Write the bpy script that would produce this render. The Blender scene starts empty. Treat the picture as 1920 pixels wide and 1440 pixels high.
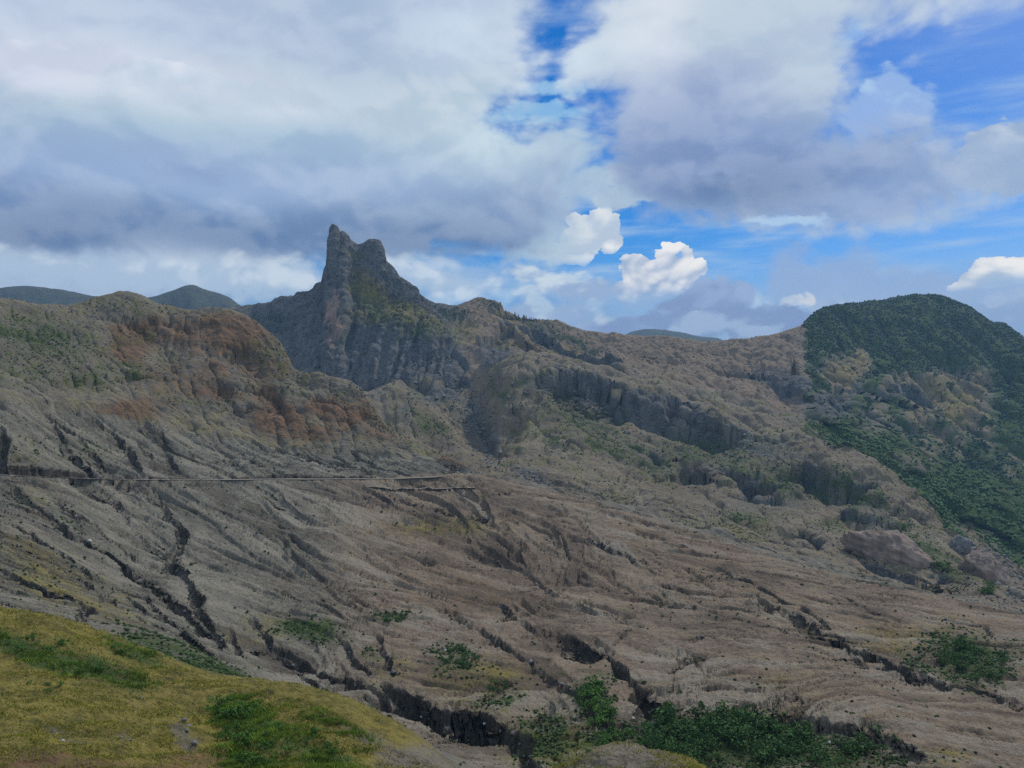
import bpy, math, random
import numpy as np

random.seed(7)
RNG = np.random.default_rng(11)
S = bpy.context.scene
COL = S.collection

# ------------------------------------------------------------------ camera, sun, exposure
F = 1567.0      # focal length in photograph pixels (1920 wide, about 63 degrees)
HV = 780.0      # eye level in the photograph
cam = bpy.data.cameras.new('camera')
cam.sensor_width = 36.0
cam.lens = 36.0 * F / 1920.0
cam.shift_y = (HV - 720.0) / 1920.0
cam.clip_start = 0.5
cam.clip_end = 40000.0
camo = bpy.data.objects.new('camera', cam)
COL.objects.link(camo)
camo.location = (0, 0, 0)
camo.rotation_euler = (math.radians(90), 0, 0)
S.camera = camo

SUN_EL, SUN_AZ = math.radians(44), math.radians(38)     # azimuth from the view axis to the right
sun = bpy.data.lights.new('sun', 'SUN')
sun.energy = 2.3
sun.angle = math.radians(4)
sun.color = (1.0, 0.95, 0.87)
suno = bpy.data.objects.new('sun', sun)
COL.objects.link(suno)
suno.rotation_euler = (math.radians(90) - SUN_EL, 0, -SUN_AZ + math.pi)
suno.rotation_euler = (SUN_EL - math.radians(90), 0, -SUN_AZ)
suno.location = (200, 300, 800)

S.view_settings.view_transform = 'Standard'
S.view_settings.look = 'None'
S.view_settings.exposure = 0.15
S.view_settings.gamma = 1.0
S.view_settings.use_curve_mapping = False
S.cycles.max_bounces = 4
S.cycles.diffuse_bounces = 1
S.cycles.volume_bounces = 0
S.cycles.use_denoising = False
S.cycles.sample_clamp_direct = 3.0
S.cycles.sample_clamp_indirect = 1.0


# ------------------------------------------------------------------ node helpers
class G:
    """A tiny expression builder for shader nodes."""
    def __init__(self, tree):
        self.t = tree

    def new(self, kind, **kw):
        n = self.t.nodes.new(kind)
        for k, v in kw.items():
            setattr(n, k, v)
        return n

    def put(self, sock, v):
        if isinstance(v, X):
            self.t.links.new(v.s, sock)
        elif isinstance(v, bpy.types.NodeSocket):
            self.t.links.new(v, sock)
        elif isinstance(v, (tuple, list)):
            v = tuple(v)
            if sock.type == 'RGBA' and len(v) == 3:
                v = v + (1.0,)
            sock.default_value = v
        else:
            sock.default_value = v

    def m(self, op, a, b=None, c=None, clamp=False):
        n = self.new('ShaderNodeMath', operation=op, use_clamp=clamp)
        self.put(n.inputs[0], a)
        if b is not None:
            self.put(n.inputs[1], b)
        if c is not None:
            self.put(n.inputs[2], c)
        return X(self, n.outputs[0])

    def smooth(self, x, lo, hi, a=0.0, b=1.0):
        n = self.new('ShaderNodeMapRange', interpolation_type='SMOOTHSTEP')
        self.put(n.inputs['Value'], x)
        n.inputs['From Min'].default_value = lo
        n.inputs['From Max'].default_value = hi
        n.inputs['To Min'].default_value = a
        n.inputs['To Max'].default_value = b
        return X(self, n.outputs['Result'])

    def mix(self, f, a, b, mode='MIX'):
        n = self.new('ShaderNodeMix', data_type='RGBA', blend_type=mode)
        self.put(n.inputs[0], f)
        self.put(n.inputs[6], a)
        self.put(n.inputs[7], b)
        return X(self, n.outputs[2])

    def noise(self, vec, scale, detail=4, rough=0.5, dist=0.0, out='Fac', lac=2.0):
        n = self.new('ShaderNodeTexNoise')
        self.put(n.inputs['Vector'], vec)
        n.inputs['Scale'].default_value = scale
        n.inputs['Detail'].default_value = detail
        n.inputs['Roughness'].default_value = rough
        n.inputs['Lacunarity'].default_value = lac
        n.inputs['Distortion'].default_value = dist
        return X(self, n.outputs[out])

    def vmath(self, op, a, b=None):
        n = self.new('ShaderNodeVectorMath', operation=op)
        self.put(n.inputs[0], a)
        if b is not None:
            self.put(n.inputs[1], b)
        return X(self, n.outputs[0])

    def sep(self, v):
        n = self.new('ShaderNodeSeparateXYZ')
        self.put(n.inputs[0], v)
        return [X(self, o) for o in n.outputs]

    def scalev(self, v, s):
        n = self.new('ShaderNodeVectorMath', operation='MULTIPLY')
        self.put(n.inputs[0], v)
        n.inputs[1].default_value = s
        return X(self, n.outputs[0])


class X:
    def __init__(self, g, s):
        self.g, self.s = g, s
    def __add__(self, o): return self.g.m('ADD', self, o)
    __radd__ = __add__
    def __sub__(self, o): return self.g.m('SUBTRACT', self, o)
    def __rsub__(self, o): return self.g.m('SUBTRACT', o, self)
    def __mul__(self, o): return self.g.m('MULTIPLY', self, o)
    __rmul__ = __mul__
    def __truediv__(self, o): return self.g.m('DIVIDE', self, o)


def lin(c):
    """sRGB 0-255 to linear"""
    r = []
    for v in c:
        v = v / 255.0
        r.append(v / 12.92 if v <= 0.04045 else ((v + 0.055) / 1.055) ** 2.4)
    return tuple(r)


# ------------------------------------------------------------------ sky: clear blue air with cloud banks
world = bpy.data.worlds.new('World')
S.world = world
world.use_nodes = True
wt = world.node_tree
wt.nodes.clear()
g = G(wt)
out = g.new('ShaderNodeOutputWorld')
bg = g.new('ShaderNodeBackground')
wt.links.new(bg.outputs[0], out.inputs[0])
sky = g.new('ShaderNodeTexSky', sky_type='NISHITA')
sky.sun_disc = False
sky.sun_elevation = SUN_EL
sky.sun_rotation = SUN_AZ
sky.altitude = 1000
tc = g.new('ShaderNodeTexCoord')
D = X(g, tc.outputs['Generated'])
dx, dy, dz = g.sep(D)
az = g.m('ARCTAN2', dx, dy)
el = g.m('ARCSINE', dz)
U0 = az * 15.67            # hundreds of pixels right of the view axis
V0 = el * -15.67           # hundreds of pixels below eye level


def i2s(u, v):
    a = math.atan2(u - 960.0, F)
    e = math.atan2(HV - v, math.hypot(F, u - 960.0))
    return a * 15.67, -e * 15.67


flat = g.scalev(D, (1.0, 1.0, 1.5))
wn = g.noise(flat, 5.0, 2, 0.5, out='Color')
wr, wg, wb = g.sep(wn)
wv = g.vmath('ADD', flat, g.scalev(wn, (0.10, 0.10, 0.10)))
n2 = g.noise(wv, 11.0, 5, 0.5)
n2u = g.noise(g.vmath('ADD', wv, (0.006, -0.003, 0.022)), 11.0, 3, 0.45)
n3 = g.noise(wv, 42.0, 3, 0.6, out='Color')
fr, fg, fb = g.sep(n3)
vo = g.new('ShaderNodeTexVoronoi', feature='F1')
g.put(vo.inputs['Vector'], wv)
vo.inputs['Scale'].default_value = 34.0
vo.inputs['Detail'].default_value = 1.0
vo.inputs['Roughness'].default_value = 0.6
bil = 0.46 - X(g, vo.outputs['Distance'])      # cauliflower lobes
streak = g.noise(g.scalev(D, (1.0, 1.0, 7.0)), 7.0, 3, 0.55)
relief = n2 - n2u
Uw = U0 + (wr - 0.5) * 1.6 + (n2 - 0.5) * 0.5 + (fr - 0.5) * 0.10
Vw = V0 + (wg - 0.5) * 0.8 + (n2u - 0.5) * 0.45 + (fg - 0.5) * 0.08
Us = U0 + (n2 - 0.5) * 0.5 + (fr - 0.5) * 0.34
Vs = V0 + (n2u - 0.5) * 0.45 + (fg - 0.5) * 0.30


def comb(x, y):
    n = g.new('ShaderNodeCombineXYZ')
    g.put(n.inputs[0], x)
    g.put(n.inputs[1], y)
    return X(g, n.outputs[0])


Pw = comb(Uw, Vw)          # positions stirred for soft tones
Ps = comb(Us, Vs)          # positions stirred for outlines


def lobe(pos, u, v, ru, rv, rot=0.0, reach=1.7):
    """falls from one in a lobe's middle to zero at reach times its rim"""
    cu, cv = i2s(u, v)
    n = g.new('ShaderNodeTexGradient', gradient_type='SPHERICAL')
    n.texture_mapping.vector_type = 'TEXTURE'
    n.texture_mapping.translation = (cu, cv, 0)
    n.texture_mapping.rotation = (0, 0, rot)
    n.texture_mapping.scale = (ru / 100.0 * reach, rv / 100.0 * reach, 1)
    g.put(n.inputs['Vector'], pos)
    return X(g, n.outputs['Fac'])


def tint(colr, u, v, ru, rv, c, k=1.0, rot=0.0):
    """soft tone inside a cloud bank"""
    return g.mix(g.smooth(lobe(Pw, u, v, ru, rv, rot, 1.9), 0.0, 1.0, 0.0, k), colr, lin(c))


def puff(colr, blobs, top, bottom, vt, vb, soft=0.10, rag=0.5, rel=3.0, opacity=1.0, bl=0.5, fade=None):
    """a cloud with a definite edge: union of lobes, pale crown, greyer base"""
    s = None
    for b in blobs:
        d = lobe(Ps, *b)
        s = d if s is None else g.m('SMOOTH_MAX', s, d, 0.08)
    s = g.m('MULTIPLY_ADD', s, 1.7, -0.7) + (n2 - 0.5) * rag + (fb - 0.5) * (rag * 0.35) + bil * (rag * bl)
    a = g.smooth(s, -soft, soft)
    if opacity < 1:
        a = a * opacity
    _, v0 = i2s(960, vt)
    _, v1 = i2s(960, vb)
    if fade:
        a = a * g.smooth(Vw, i2s(960, fade[0])[1], i2s(960, fade[1])[1], 1.0, 0.0)
    h = g.smooth(V0 + (n2 - 0.5) * 0.5 + relief * (-rel) - bil * (rel * 0.16), v0, v1)
    c = g.mix(h, lin(top), lin(bottom))
    return g.mix(a, colr, c)


hs = g.new('ShaderNodeHueSaturation')
hs.inputs['Saturation'].default_value = 1.9
hs.inputs['Value'].default_value = 1.0
hs.inputs['Hue'].default_value = 0.512
sv = g.vmath('MULTIPLY', sky.outputs[0], (0.09, 0.09, 0.09))
g.put(hs.inputs['Color'], sv)
colr = X(g, hs.outputs[0])
# thin high veil and pale band low over the horizon
veil = g.smooth(streak, 0.42, 0.78) * g.smooth(V0, -6.5, -1.5, 0.35, 0.8)
colr = g.mix(veil, colr, lin((178, 200, 220)))
low = g.smooth(V0, -3.0, -1.3)
colr = g.mix(low * g.smooth(n2, 0.25, 0.6, 0.55, 1.0), colr, g.mix(g.smooth(relief * 1.6 + bil * 0.25 + (n2 - 0.5), -0.14, 0.20), lin((136, 158, 192)), lin((196, 208, 218))))
colr = puff(colr, [(1480, 515, 45, 60), (1590, 530, 90, 60), (1700, 560, 160, 60), (1850, 590, 160, 60)], (142, 166, 206), (150, 172, 206), 470, 640, 0.30, 0.7, 4, opacity=0.85)
colr = puff(colr, [(1700, 640, 500, 60), (1000, 640, 500, 50)], (164, 182, 208), (140, 162, 196), 560, 650, 0.3, 0.9, 14, opacity=0.9)
# far cumulus, brightly lit
colr = puff(colr, [(1132, 392, 15, 17), (1112, 402, 18, 20), (1148, 415, 17, 18), (1095, 415, 22, 20), (1072, 408, 16, 14), (1125, 430, 40, 34), (1152, 455, 16, 15), (1140, 462, 26, 16), (1085, 445, 50, 34), (1060, 470, 60, 26)], (236, 236, 232), (182, 196, 212), 370, 530, 0.06, 0.55, 7, bl=0.6, fade=(455, 500))
colr = puff(colr, [(1176, 493, 15, 14), (1194, 490, 13, 12), (1206, 503, 16, 14), (1226, 505, 17, 15), (1246, 486, 17, 17), (1257, 466, 13, 15), (1271, 462, 15, 14), (1284, 478, 17, 16), (1304, 490, 16, 13), (1312, 506, 13, 14), (1275, 510, 42, 34), (1220, 526, 48, 30), (1190, 515, 26, 22), (1258, 548, 58, 40), (1268, 580, 44, 30), (1200, 550, 60, 34)], (242, 239, 234), (156, 174, 202), 455, 650, 0.06, 0.5, 9, bl=0.6, fade=(535, 610))
colr = puff(colr, [(1800, 536, 18, 11), (1815, 520, 16, 13), (1838, 508, 18, 15), (1852, 496, 15, 13), (1872, 492, 16, 12), (1893, 498, 17, 13), (1912, 488, 18, 13), (1935, 492, 22, 16), (1865, 518, 44, 20), (1910, 520, 50, 24), (1840, 535, 40, 16)], (244, 240, 234), (172, 188, 208), 485, 620, 0.06, 0.55, 6, bl=0.6, fade=(530, 570))
colr = puff(colr, [(1900, 262, 90, 34), (1960, 300, 140, 50)], (205, 214, 222), (150, 170, 200), 240, 340, 0.06, 0.5, 5)
colr = puff(colr, [(1490, 566, 22, 10), (1520, 562, 12, 12)], (232, 226, 220), (190, 200, 215), 550, 590, 0.25, 0.8, 3, opacity=0.8)
colr = puff(colr, [(1030, 340, 90, 80), (1110, 340, 110, 45), (1190, 350, 70, 34), (1010, 440, 80, 70), (1060, 290, 70, 60)], (186, 206, 216), (176, 196, 210), 260, 480, 0.45, 0.9, 6, opacity=0.92)
colr = puff(colr, [(1160, 335, 40, 22), (1195, 345, 50, 28), (1220, 340, 30, 20), (1175, 370, 70, 22)], (206, 214, 218), (176, 196, 212), 310, 400, 0.12, 0.6, 5, bl=0.6)
# grey cumulus low on the horizon
colr = puff(colr, [(1345, 560, 75, 46), (1300, 590, 90, 40), (1230, 620, 130, 40), (1420, 610, 100, 40)], (150, 170, 205), (128, 146, 184), 520, 620, 0.12, 0.5, 5)
colr = puff(colr, [(1330, 612, 70, 20), (1420, 625, 60, 16), (1250, 628, 70, 12)], (184, 198, 216), (160, 178, 206), 590, 640, 0.3, 0.9, 8)
colr = puff(colr, [(1040, 520, 60, 22), (985, 512, 50, 16), (1100, 545, 80, 26), (1010, 600, 120, 34)], (206, 217, 224), (152, 172, 203), 490, 630, 0.3, 1.1, 8, opacity=0.95)
# the small puffs and wisps in the blue
colr = puff(colr, [(1655, 185, 55, 42), (1700, 200, 55, 40), (1640, 215, 70, 40)], (168, 196, 228), (142, 172, 220), 140, 270, 0.16, 0.6, 5)
colr = puff(colr, [(1590, 75, 42, 14, -0.6), (1545, 130, 34, 12)], (150, 190, 235), (130, 175, 228), 60, 150, 0.3, 1.0, 3, opacity=0.75)
colr = puff(colr, [(1000, 215, 110, 16), (1060, 170, 80, 14)], (150, 195, 225), (150, 195, 225), 60, 250, 0.3, 0.9, 3, opacity=0.7)

# the great bank: everything from the left edge to the break, and the mass right of it
bank = lin((170, 188, 210))
bankc = g.mix(g.smooth(n2, 0.35, 0.65), lin((160, 180, 206)), lin((178, 194, 212)))
for t in [
    (180, 40, 360, 90, (188, 200, 220), .9), (640, 60, 260, 110, (168, 186, 208), .8), (900, 60, 130, 80, (198, 212, 228), .8),
    (120, 150, 170, 60, (212, 216, 230), .9), (340, 170, 180, 55, (210, 216, 226), .9), (500, 200, 110, 40, (206, 214, 224), .8),
    (760, 200, 200, 60, (188, 204, 214), .8), (950, 260, 130, 80, (194, 214, 222), .9), (100, 250, 260, 40, (168, 188, 200), .6),
    (420, 260, 300, 40, (160, 190, 204), .7), (160, 330, 320, 55, (142, 166, 204), .85), (560, 340, 360, 60, (150, 172, 206), .8),
    (80, 400, 220, 45, (116, 136, 176), .9), (330, 360, 100, 30, (160, 182, 214), .7), (400, 420, 420, 40, (106, 132, 172), .9),
    (60, 440, 130, 28, (88, 112, 152), .9), (550, 440, 330, 34, (94, 120, 160), .9), (860, 430, 200, 50, (98, 124, 162), .9),
    (900, 455, 130, 34, (82, 108, 148), .85), (960, 400, 120, 60, (128, 150, 186), .7),
    (1240, 70, 200, 120, (206, 214, 222), .95), (1250, 95, 60, 70, (236, 238, 244), .9), (1110, 130, 90, 70, (204, 218, 228), .85),
    (1480, 110, 130, 120, (192, 210, 220), .8), (1430, 50, 200, 60, (178, 192, 204), .7), (1340, 200, 210, 60, (160, 174, 204), .9),
    (1520, 210, 70, 60, (200, 214, 222), .85), (1330, 270, 230, 80, (130, 150, 190), .95), (1560, 290, 200, 50, (150, 172, 208), .85),
    (1400, 340, 230, 62, (104, 126, 172), .95), (1300, 320, 90, 40, (124, 144, 184), .7), (1640, 370, 150, 40, (128, 152, 196), .85),
    (1410, 358, 110, 34, (92, 118, 158), .8), (1750, 20, 300, 30, (178, 194, 216), .7)]:
    bankc = tint(bankc, *t)
bankc = g.mix(g.smooth(relief, -0.10, 0.10), g.mix(0.08, bankc, lin((90, 110, 155))), g.mix(0.14, bankc, lin((225, 230, 235))))

bankc = puff(bankc, [(40, 118, 50, 30), (90, 112, 40, 26), (20, 150, 130, 50), (140, 160, 90, 40)], (222, 224, 236), (196, 205, 218), 90, 260, 0.10, 0.5, 4, bl=0.8, fade=(120, 230))
bankc = puff(bankc, [(300, 138, 40, 28), (340, 145, 36, 24), (385, 160, 40, 22), (270, 170, 80, 40), (430, 185, 50, 26), (480, 175, 26, 14), (510, 195, 50, 26), (545, 220, 50, 24), (400, 215, 150, 46)], (218, 222, 232), (186, 202, 216), 110, 300, 0.09, 0.5, 4, bl=0.8, fade=(160, 265))
bankc = puff(bankc, [(330, 350, 60, 24), (300, 365, 40, 16), (380, 345, 50, 20)], (168, 188, 216), (134, 154, 190), 310, 420, 0.5, 0.9, 5, opacity=0.7, fade=(340, 390))
bankc = puff(bankc, [(60, 395, 60, 26), (130, 420, 70, 22)], (150, 166, 200), (112, 130, 170), 370, 450, 0.5, 0.9, 5, opacity=0.6, fade=(400, 450))
bankc = puff(bankc, [(1310, 330, 60, 24), (1360, 345, 60, 20)], (146, 162, 198), (112, 132, 174), 300, 390, 0.5, 0.9, 5, opacity=0.6, fade=(330, 380))
bankc = puff(bankc, [(800, 190, 90, 36), (760, 220, 90, 30), (870, 170, 60, 24)], (196, 206, 216), (172, 192, 206), 150, 260, 0.4, 0.9, 5, opacity=0.6, fade=(190, 250))
edge = None
for b in [(-400, 180, 900, 330), (250, 200, 640, 300), (560, 330, 560, 165), (860, 380, 240, 110), (700, 60, 330, 200), (840, 300, 130, 130), (930, 60, 75, 100), (980, 330, 80, 90),
          (1320, 50, 255, 160), (1120, 115, 70, 75), (1350, 220, 220, 165), (1400, 320, 290, 100), (1620, 340, 230, 95), (1480, 80, 120, 230),
          (1760, 0, 320, 34), (1740, 330, 90, 50)]:
    d = g.m('MULTIPLY_ADD', lobe(Ps, *b), 1.7, -0.7) * (min(b[2], b[3]) / 110.0)
    edge = d if edge is None else g.m('SMOOTH_MAX', edge, d, 0.12)
# the sky outside the picture is the same broken overcast
side = g.smooth(g.m('ABSOLUTE', az), 0.62, 0.9)
high = g.smooth(el, 0.52, 0.8)
away = g.m('MAXIMUM', side, high)
edge = edge + away * (1.1 + (n2 - 0.5) * 3.0)
edge = edge + (n2 - 0.5) * 0.9 + (fb - 0.5) * 0.30 + bil * 0.22
alpha = g.smooth(edge, -0.22, 0.34)
colr = g.mix(alpha, colr, bankc)
# paler clearing under the dark base on the left, a fair-weather scrap above the far hill
colr = puff(colr, [(60, 510, 110, 32), (520, 510, 120, 36), (300, 525, 500, 34), (800, 520, 200, 40)], (206, 217, 226), (172, 191, 212), 470, 580, 0.5, 1.0, 6, opacity=0.9)
colr = puff(colr, [(360, 522, 26, 12, 0.7)], (205, 218, 226), (190, 206, 220), 500, 540, 0.5, 0.8, 3, opacity=0.8)
colr = puff(colr, [(1010, 570, 40, 16, 0.6), (985, 545, 26, 10)], (202, 214, 224), (180, 200, 216), 540, 600, 0.4, 0.8, 3, opacity=0.8)
colr = puff(colr, [(1480, 420, 70, 7)], (190, 214, 232), (180, 208, 232), 400, 440, 0.4, 0.5, 2, opacity=0.7)
# the ground side of the dome, never seen: dull earth
colr = g.mix(g.smooth(el, -0.12, -0.03), (0.05, 0.047, 0.042), colr)
wt.links.new(colr.s, bg.inputs['Color'])
bg.inputs['Strength'].default_value = 1.0
world.cycles.sampling_method = 'MANUAL'
world.cycles.sample_map_resolution = 512

# ------------------------------------------------------------------ numeric noise
PERM = RNG.permutation(256).astype(np.int32)
PERM = np.concatenate([PERM, PERM, PERM])
a_ = RNG.random(256) * 2 * np.pi
GR2 = np.stack([np.cos(a_), np.sin(a_)], 1).astype(np.float32)
b_ = RNG.normal(size=(256, 3))
GR3 = (b_ / np.linalg.norm(b_, axis=1, keepdims=True)).astype(np.float32)


def perlin2(x, y):
    xi = np.floor(x); yi = np.floor(y)
    xf = (x - xi).astype(np.float32); yf = (y - yi).astype(np.float32)
    xi = xi.astype(np.int32) & 255; yi = yi.astype(np.int32) & 255
    u = xf * xf * xf * (xf * (xf * 6 - 15) + 10)
    v = yf * yf * yf * (yf * (yf * 6 - 15) + 10)
    A = PERM[xi]; B = PERM[xi + 1]
    def gd(h, fx, fy):
        q = GR2[h]
        return q[..., 0] * fx + q[..., 1] * fy
    n00 = gd(PERM[A + yi], xf, yf); n10 = gd(PERM[B + yi], xf - 1, yf)
    n01 = gd(PERM[A + yi + 1], xf, yf - 1); n11 = gd(PERM[B + yi + 1], xf - 1, yf - 1)
    a = n00 + u * (n10 - n00); b = n01 + u * (n11 - n01)
    return (a + v * (b - a)) * 1.4


def perlin3(x, y, z):
    xi = np.floor(x); yi = np.floor(y); zi = np.floor(z)
    xf = (x - xi).astype(np.float32); yf = (y - yi).astype(np.float32); zf = (z - zi).astype(np.float32)
    xi = xi.astype(np.int32) & 255; yi = yi.astype(np.int32) & 255; zi = zi.astype(np.int32) & 255
    u = xf * xf * (3 - 2 * xf); v = yf * yf * (3 - 2 * yf); w = zf * zf * (3 - 2 * zf)
    A = PERM[xi]; B = PERM[xi + 1]
    AA = PERM[A + yi]; AB = PERM[A + yi + 1]; BA = PERM[B + yi]; BB = PERM[B + yi + 1]
    def gd(h, fx, fy, fz):
        q = GR3[h]
        return q[..., 0] * fx + q[..., 1] * fy + q[..., 2] * fz
    def layer(k, fz):
        a = gd(PERM[AA + zi + k], xf, yf, fz); b = gd(PERM[BA + zi + k], xf - 1, yf, fz)
        c = gd(PERM[AB + zi + k], xf, yf - 1, fz); d = gd(PERM[BB + zi + k], xf - 1, yf - 1, fz)
        a = a + u * (b - a); c = c + u * (d - c)
        return a + v * (c - a)
    l0 = layer(0, zf); l1 = layer(1, zf - 1)
    return (l0 + w * (l1 - l0)) * 1.5


def fbm2(x, y, octv=4, gain=0.5, ridged=False):
    s = 0; a = 1.0; t = 0
    for i in range(octv):
        n = perlin2(x * 2 ** i + 17.3 * i, y * 2 ** i - 9.1 * i)
        if ridged:
            n = 1 - 2 * np.abs(n)
        s = s + a * n; t += a; a *= gain
    return s / t


def fbm3(x, y, z, octv=3, gain=0.5, ridged=False):
    s = 0; a = 1.0; t = 0
    for i in range(octv):
        n = perlin3(x * 2 ** i + 17.3 * i, y * 2 ** i - 9.1 * i, z * 2 ** i + 4.7 * i)
        if ridged:
            n = 1 - 2 * np.abs(n)
        s = s + a * n; t += a; a *= gain
    return s / t


def sstep(x, a, b):
    t = np.clip((x - a) / (b - a), 0, 1)
    return t * t * (3 - 2 * t)


def pchip_slopes(x, y):
    """monotone slopes along axis 0"""
    h = np.diff(x, axis=0); dl = np.diff(y, axis=0) / h
    m = np.zeros_like(y)
    same = (dl[:-1] * dl[1:]) > 0
    w1 = 2 * h[1:] + h[:-1]; w2 = h[1:] + 2 * h[:-1]
    with np.errstate(divide='ignore', invalid='ignore'):
        mm = (w1 + w2) / (w1 / dl[:-1] + w2 / dl[1:])
    m[1:-1] = np.where(same, mm, 0)
    m[0] = dl[0]; m[-1] = dl[-1]
    return m


def herm(x0, x1, y0, y1, m0, m1, x):
    h = x1 - x0; t = (x - x0) / h
    t2 = t * t; t3 = t2 * t
    return (2 * t3 - 3 * t2 + 1) * y0 + (t3 - 2 * t2 + t) * h * m0 + (-2 * t3 + 3 * t2) * y1 + (t3 - t2) * h * m1


def pchip(xs, ys, x):
    xs = np.array(xs, float); ys = np.array(ys, float)
    m = pchip_slopes(xs, ys)
    i = np.clip(np.searchsorted(xs, x) - 1, 0, len(xs) - 2)
    return herm(xs[i], xs[i + 1], ys[i], ys[i + 1], m[i], m[i + 1], x)


# ------------------------------------------------------------------ terrain: breaklines from near to far
# every breakline is a run of (bearing, sight line, distance in metres); the relief is spanned between them
cols = np.concatenate([np.linspace(-420, -6, 70), np.linspace(0, 1920, 824), np.linspace(1926, 2340, 70)])
NC = len(cols)
K = (cols - 960.0) / F


def line(pts, smooth=True):
    p = np.array(pts, float)
    f = pchip if smooth else (lambda a, b, c: np.interp(c, a, b))
    c = np.clip(cols, p[0, 0], p[-1, 0])
    v = f(p[:, 0], p[:, 1], c); d = f(p[:, 0], p[:, 2], c)
    return d, d * (HV - v) / F


F0 = (np.full(NC, 2.5), np.full(NC, -1.75))
F1 = line([(-420, 1440, 47), (0, 1450, 45), (400, 1460, 50), (830, 1490, 54), (1060, 1540, 55), (1170, 1520, 56), (1300, 1560, 55), (2340, 1640, 58)])
F2 = line([(-420, 1010, 150), (0, 1142, 110), (130, 1174, 105), (230, 1214, 100), (330, 1252, 92), (400, 1284, 86), (480, 1302, 82), (560, 1320, 78), (640, 1350, 74), (700, 1385, 70), (830, 1441, 64), (950, 1500, 62),
           (1040, 1450, 70), (1100, 1410, 74), (1170, 1388, 76), (1240, 1405, 74), (1310, 1440, 70), (1400, 1500, 68), (1800, 1570, 70), (2340, 1640, 75)])
F3d = F2[0] + 16
F3 = (F3d, np.where(cols < 700, F2[1] - 3.5, F2[1] - 3.5 - 8 * sstep(cols, 700, 1100)))
KN = line([(-420, 1030, 172), (0, 1160, 128), (80, 1172, 127), (160, 1172, 127), (220, 1176, 126), (280, 1190, 124), (350, 1216, 120), (410, 1246, 116), (450, 1280, 112), (520, 1330, 110), (640, 1362, 106),
           (760, 1405, 102), (860, 1440, 98), (1000, 1500, 96), (1200, 1500, 100), (1400, 1540, 98), (2340, 1640, 98)])
VA = line([(-420, 1010, 190), (0, 1140, 144), (130, 1168, 144), (250, 1190, 145), (430, 1266, 146), (560, 1318, 144), (700, 1340, 140), (850, 1405, 128), (1000, 1455, 118), (1100, 1440, 120), (1200, 1440, 122), (1300, 1450, 120),
           (1500, 1470, 112), (1800, 1520, 106), (2340, 1600, 104)])
S1 = line([(-420, 990, 205), (0, 1110, 160), (160, 1145, 162), (300, 1185, 166), (430, 1232, 172), (560, 1268, 176), (700, 1275, 172), (800, 1300, 166), (900, 1325, 158), (1000, 1345, 152), (1100, 1330, 152), (1230, 1335, 150),
           (1380, 1312, 150), (1500, 1342, 140), (1640, 1362, 132), (1740, 1418, 122), (1800, 1448, 118), (1920, 1500, 112), (2340, 1580, 110)])
S2 = line([(-420, 920, 220), (0, 1000, 192), (300, 1075, 220), (600, 1085, 238), (900, 1105, 246), (1200, 1130, 226), (1500, 1190, 196), (1760, 1262, 172), (1920, 1300, 160), (2340, 1380, 142)])
S3 = line([(-420, 868, 228), (0, 888, 245), (300, 897, 300), (600, 894, 350), (880, 886, 392), (1000, 911, 378), (1140, 944, 345), (1280, 985, 315), (1440, 1035, 285), (1600, 1082, 262), (1800, 1122, 245), (1920, 1150, 235), (2340, 1240, 205)])
S4 = line([(-420, 730, 245), (0, 755, 295), (150, 770, 335), (300, 800, 368), (500, 832, 402), (650, 852, 418), (780, 862, 420), (850, 872, 414), (890, 896, 410), (1000, 935, 408), (1280, 1015, 362), (1600, 1115, 308), (1920, 1195, 278), (2340, 1280, 245)])
R1 = line([(-420, 640, 320), (0, 668, 355), (200, 680, 402), (400, 690, 440), (520, 720, 455), (640, 775, 455), (760, 842, 446), (850, 868, 440), (890, 893, 440), (940, 908, 450), (1000, 918, 462), (1280, 992, 418), (1600, 1090, 356), (1800, 1130, 335), (1920, 1165, 325), (2340, 1260, 290)])
R2 = line([(-420, 555, 420), (0, 570, 430), (60, 574, 436), (110, 575, 440), (150, 569, 452), (190, 559, 462), (230, 555, 470), (265, 561, 476), (300, 575, 482), (360, 582, 490), (420, 580, 490), (450, 587, 490), (480, 604, 490), (510, 628, 490), (535, 655, 488), (548, 688, 486), (575, 700, 483), (600, 705, 480), (650, 712, 480), (672, 727, 480), (690, 745, 478),
           (720, 790, 475), (750, 815, 472), (780, 835, 470), (830, 862, 468), (880, 887, 468), (940, 890, 490), (1000, 885, 508), (1280, 935, 480), (1600, 1010, 440), (1800, 1075, 410), (1920, 1115, 395), (2340, 1220, 360)])
lo = sstep(cols, 800, 900)
R3v = line([(-420, 880, 500), (880, 880, 505), (940, 868, 545), (1000, 850, 570), (1280, 885, 560), (1450, 915, 545), (1600, 950, 520), (1700, 975, 495), (1800, 1030, 470), (1920, 1092, 440), (2340, 1200, 400)])
R3 = (R3v[0] * lo + (R2[0] + 45) * (1 - lo), R3v[1] * lo + (R2[1] - 32) * (1 - lo))
M1 = line([(-420, 800, 640), (600, 780, 620), (660, 760, 622), (690, 744, 630), (720, 729, 645), (745, 723, 652), (770, 735, 652), (800, 762, 645), (850, 808, 630), (890, 850, 612), (930, 868, 600), (960, 830, 625), (1000, 775, 655), (1050, 752, 670), (1100, 752, 680), (1200, 782, 672), (1300, 806, 655), (1400, 828, 640),
           (1480, 838, 625), (1540, 838, 615), (1620, 853, 600), (1680, 905, 560), (1740, 950, 530), (1800, 1002, 500), (1860, 1042, 480), (1920, 1085, 462), (2340, 1190, 420)])
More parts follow.
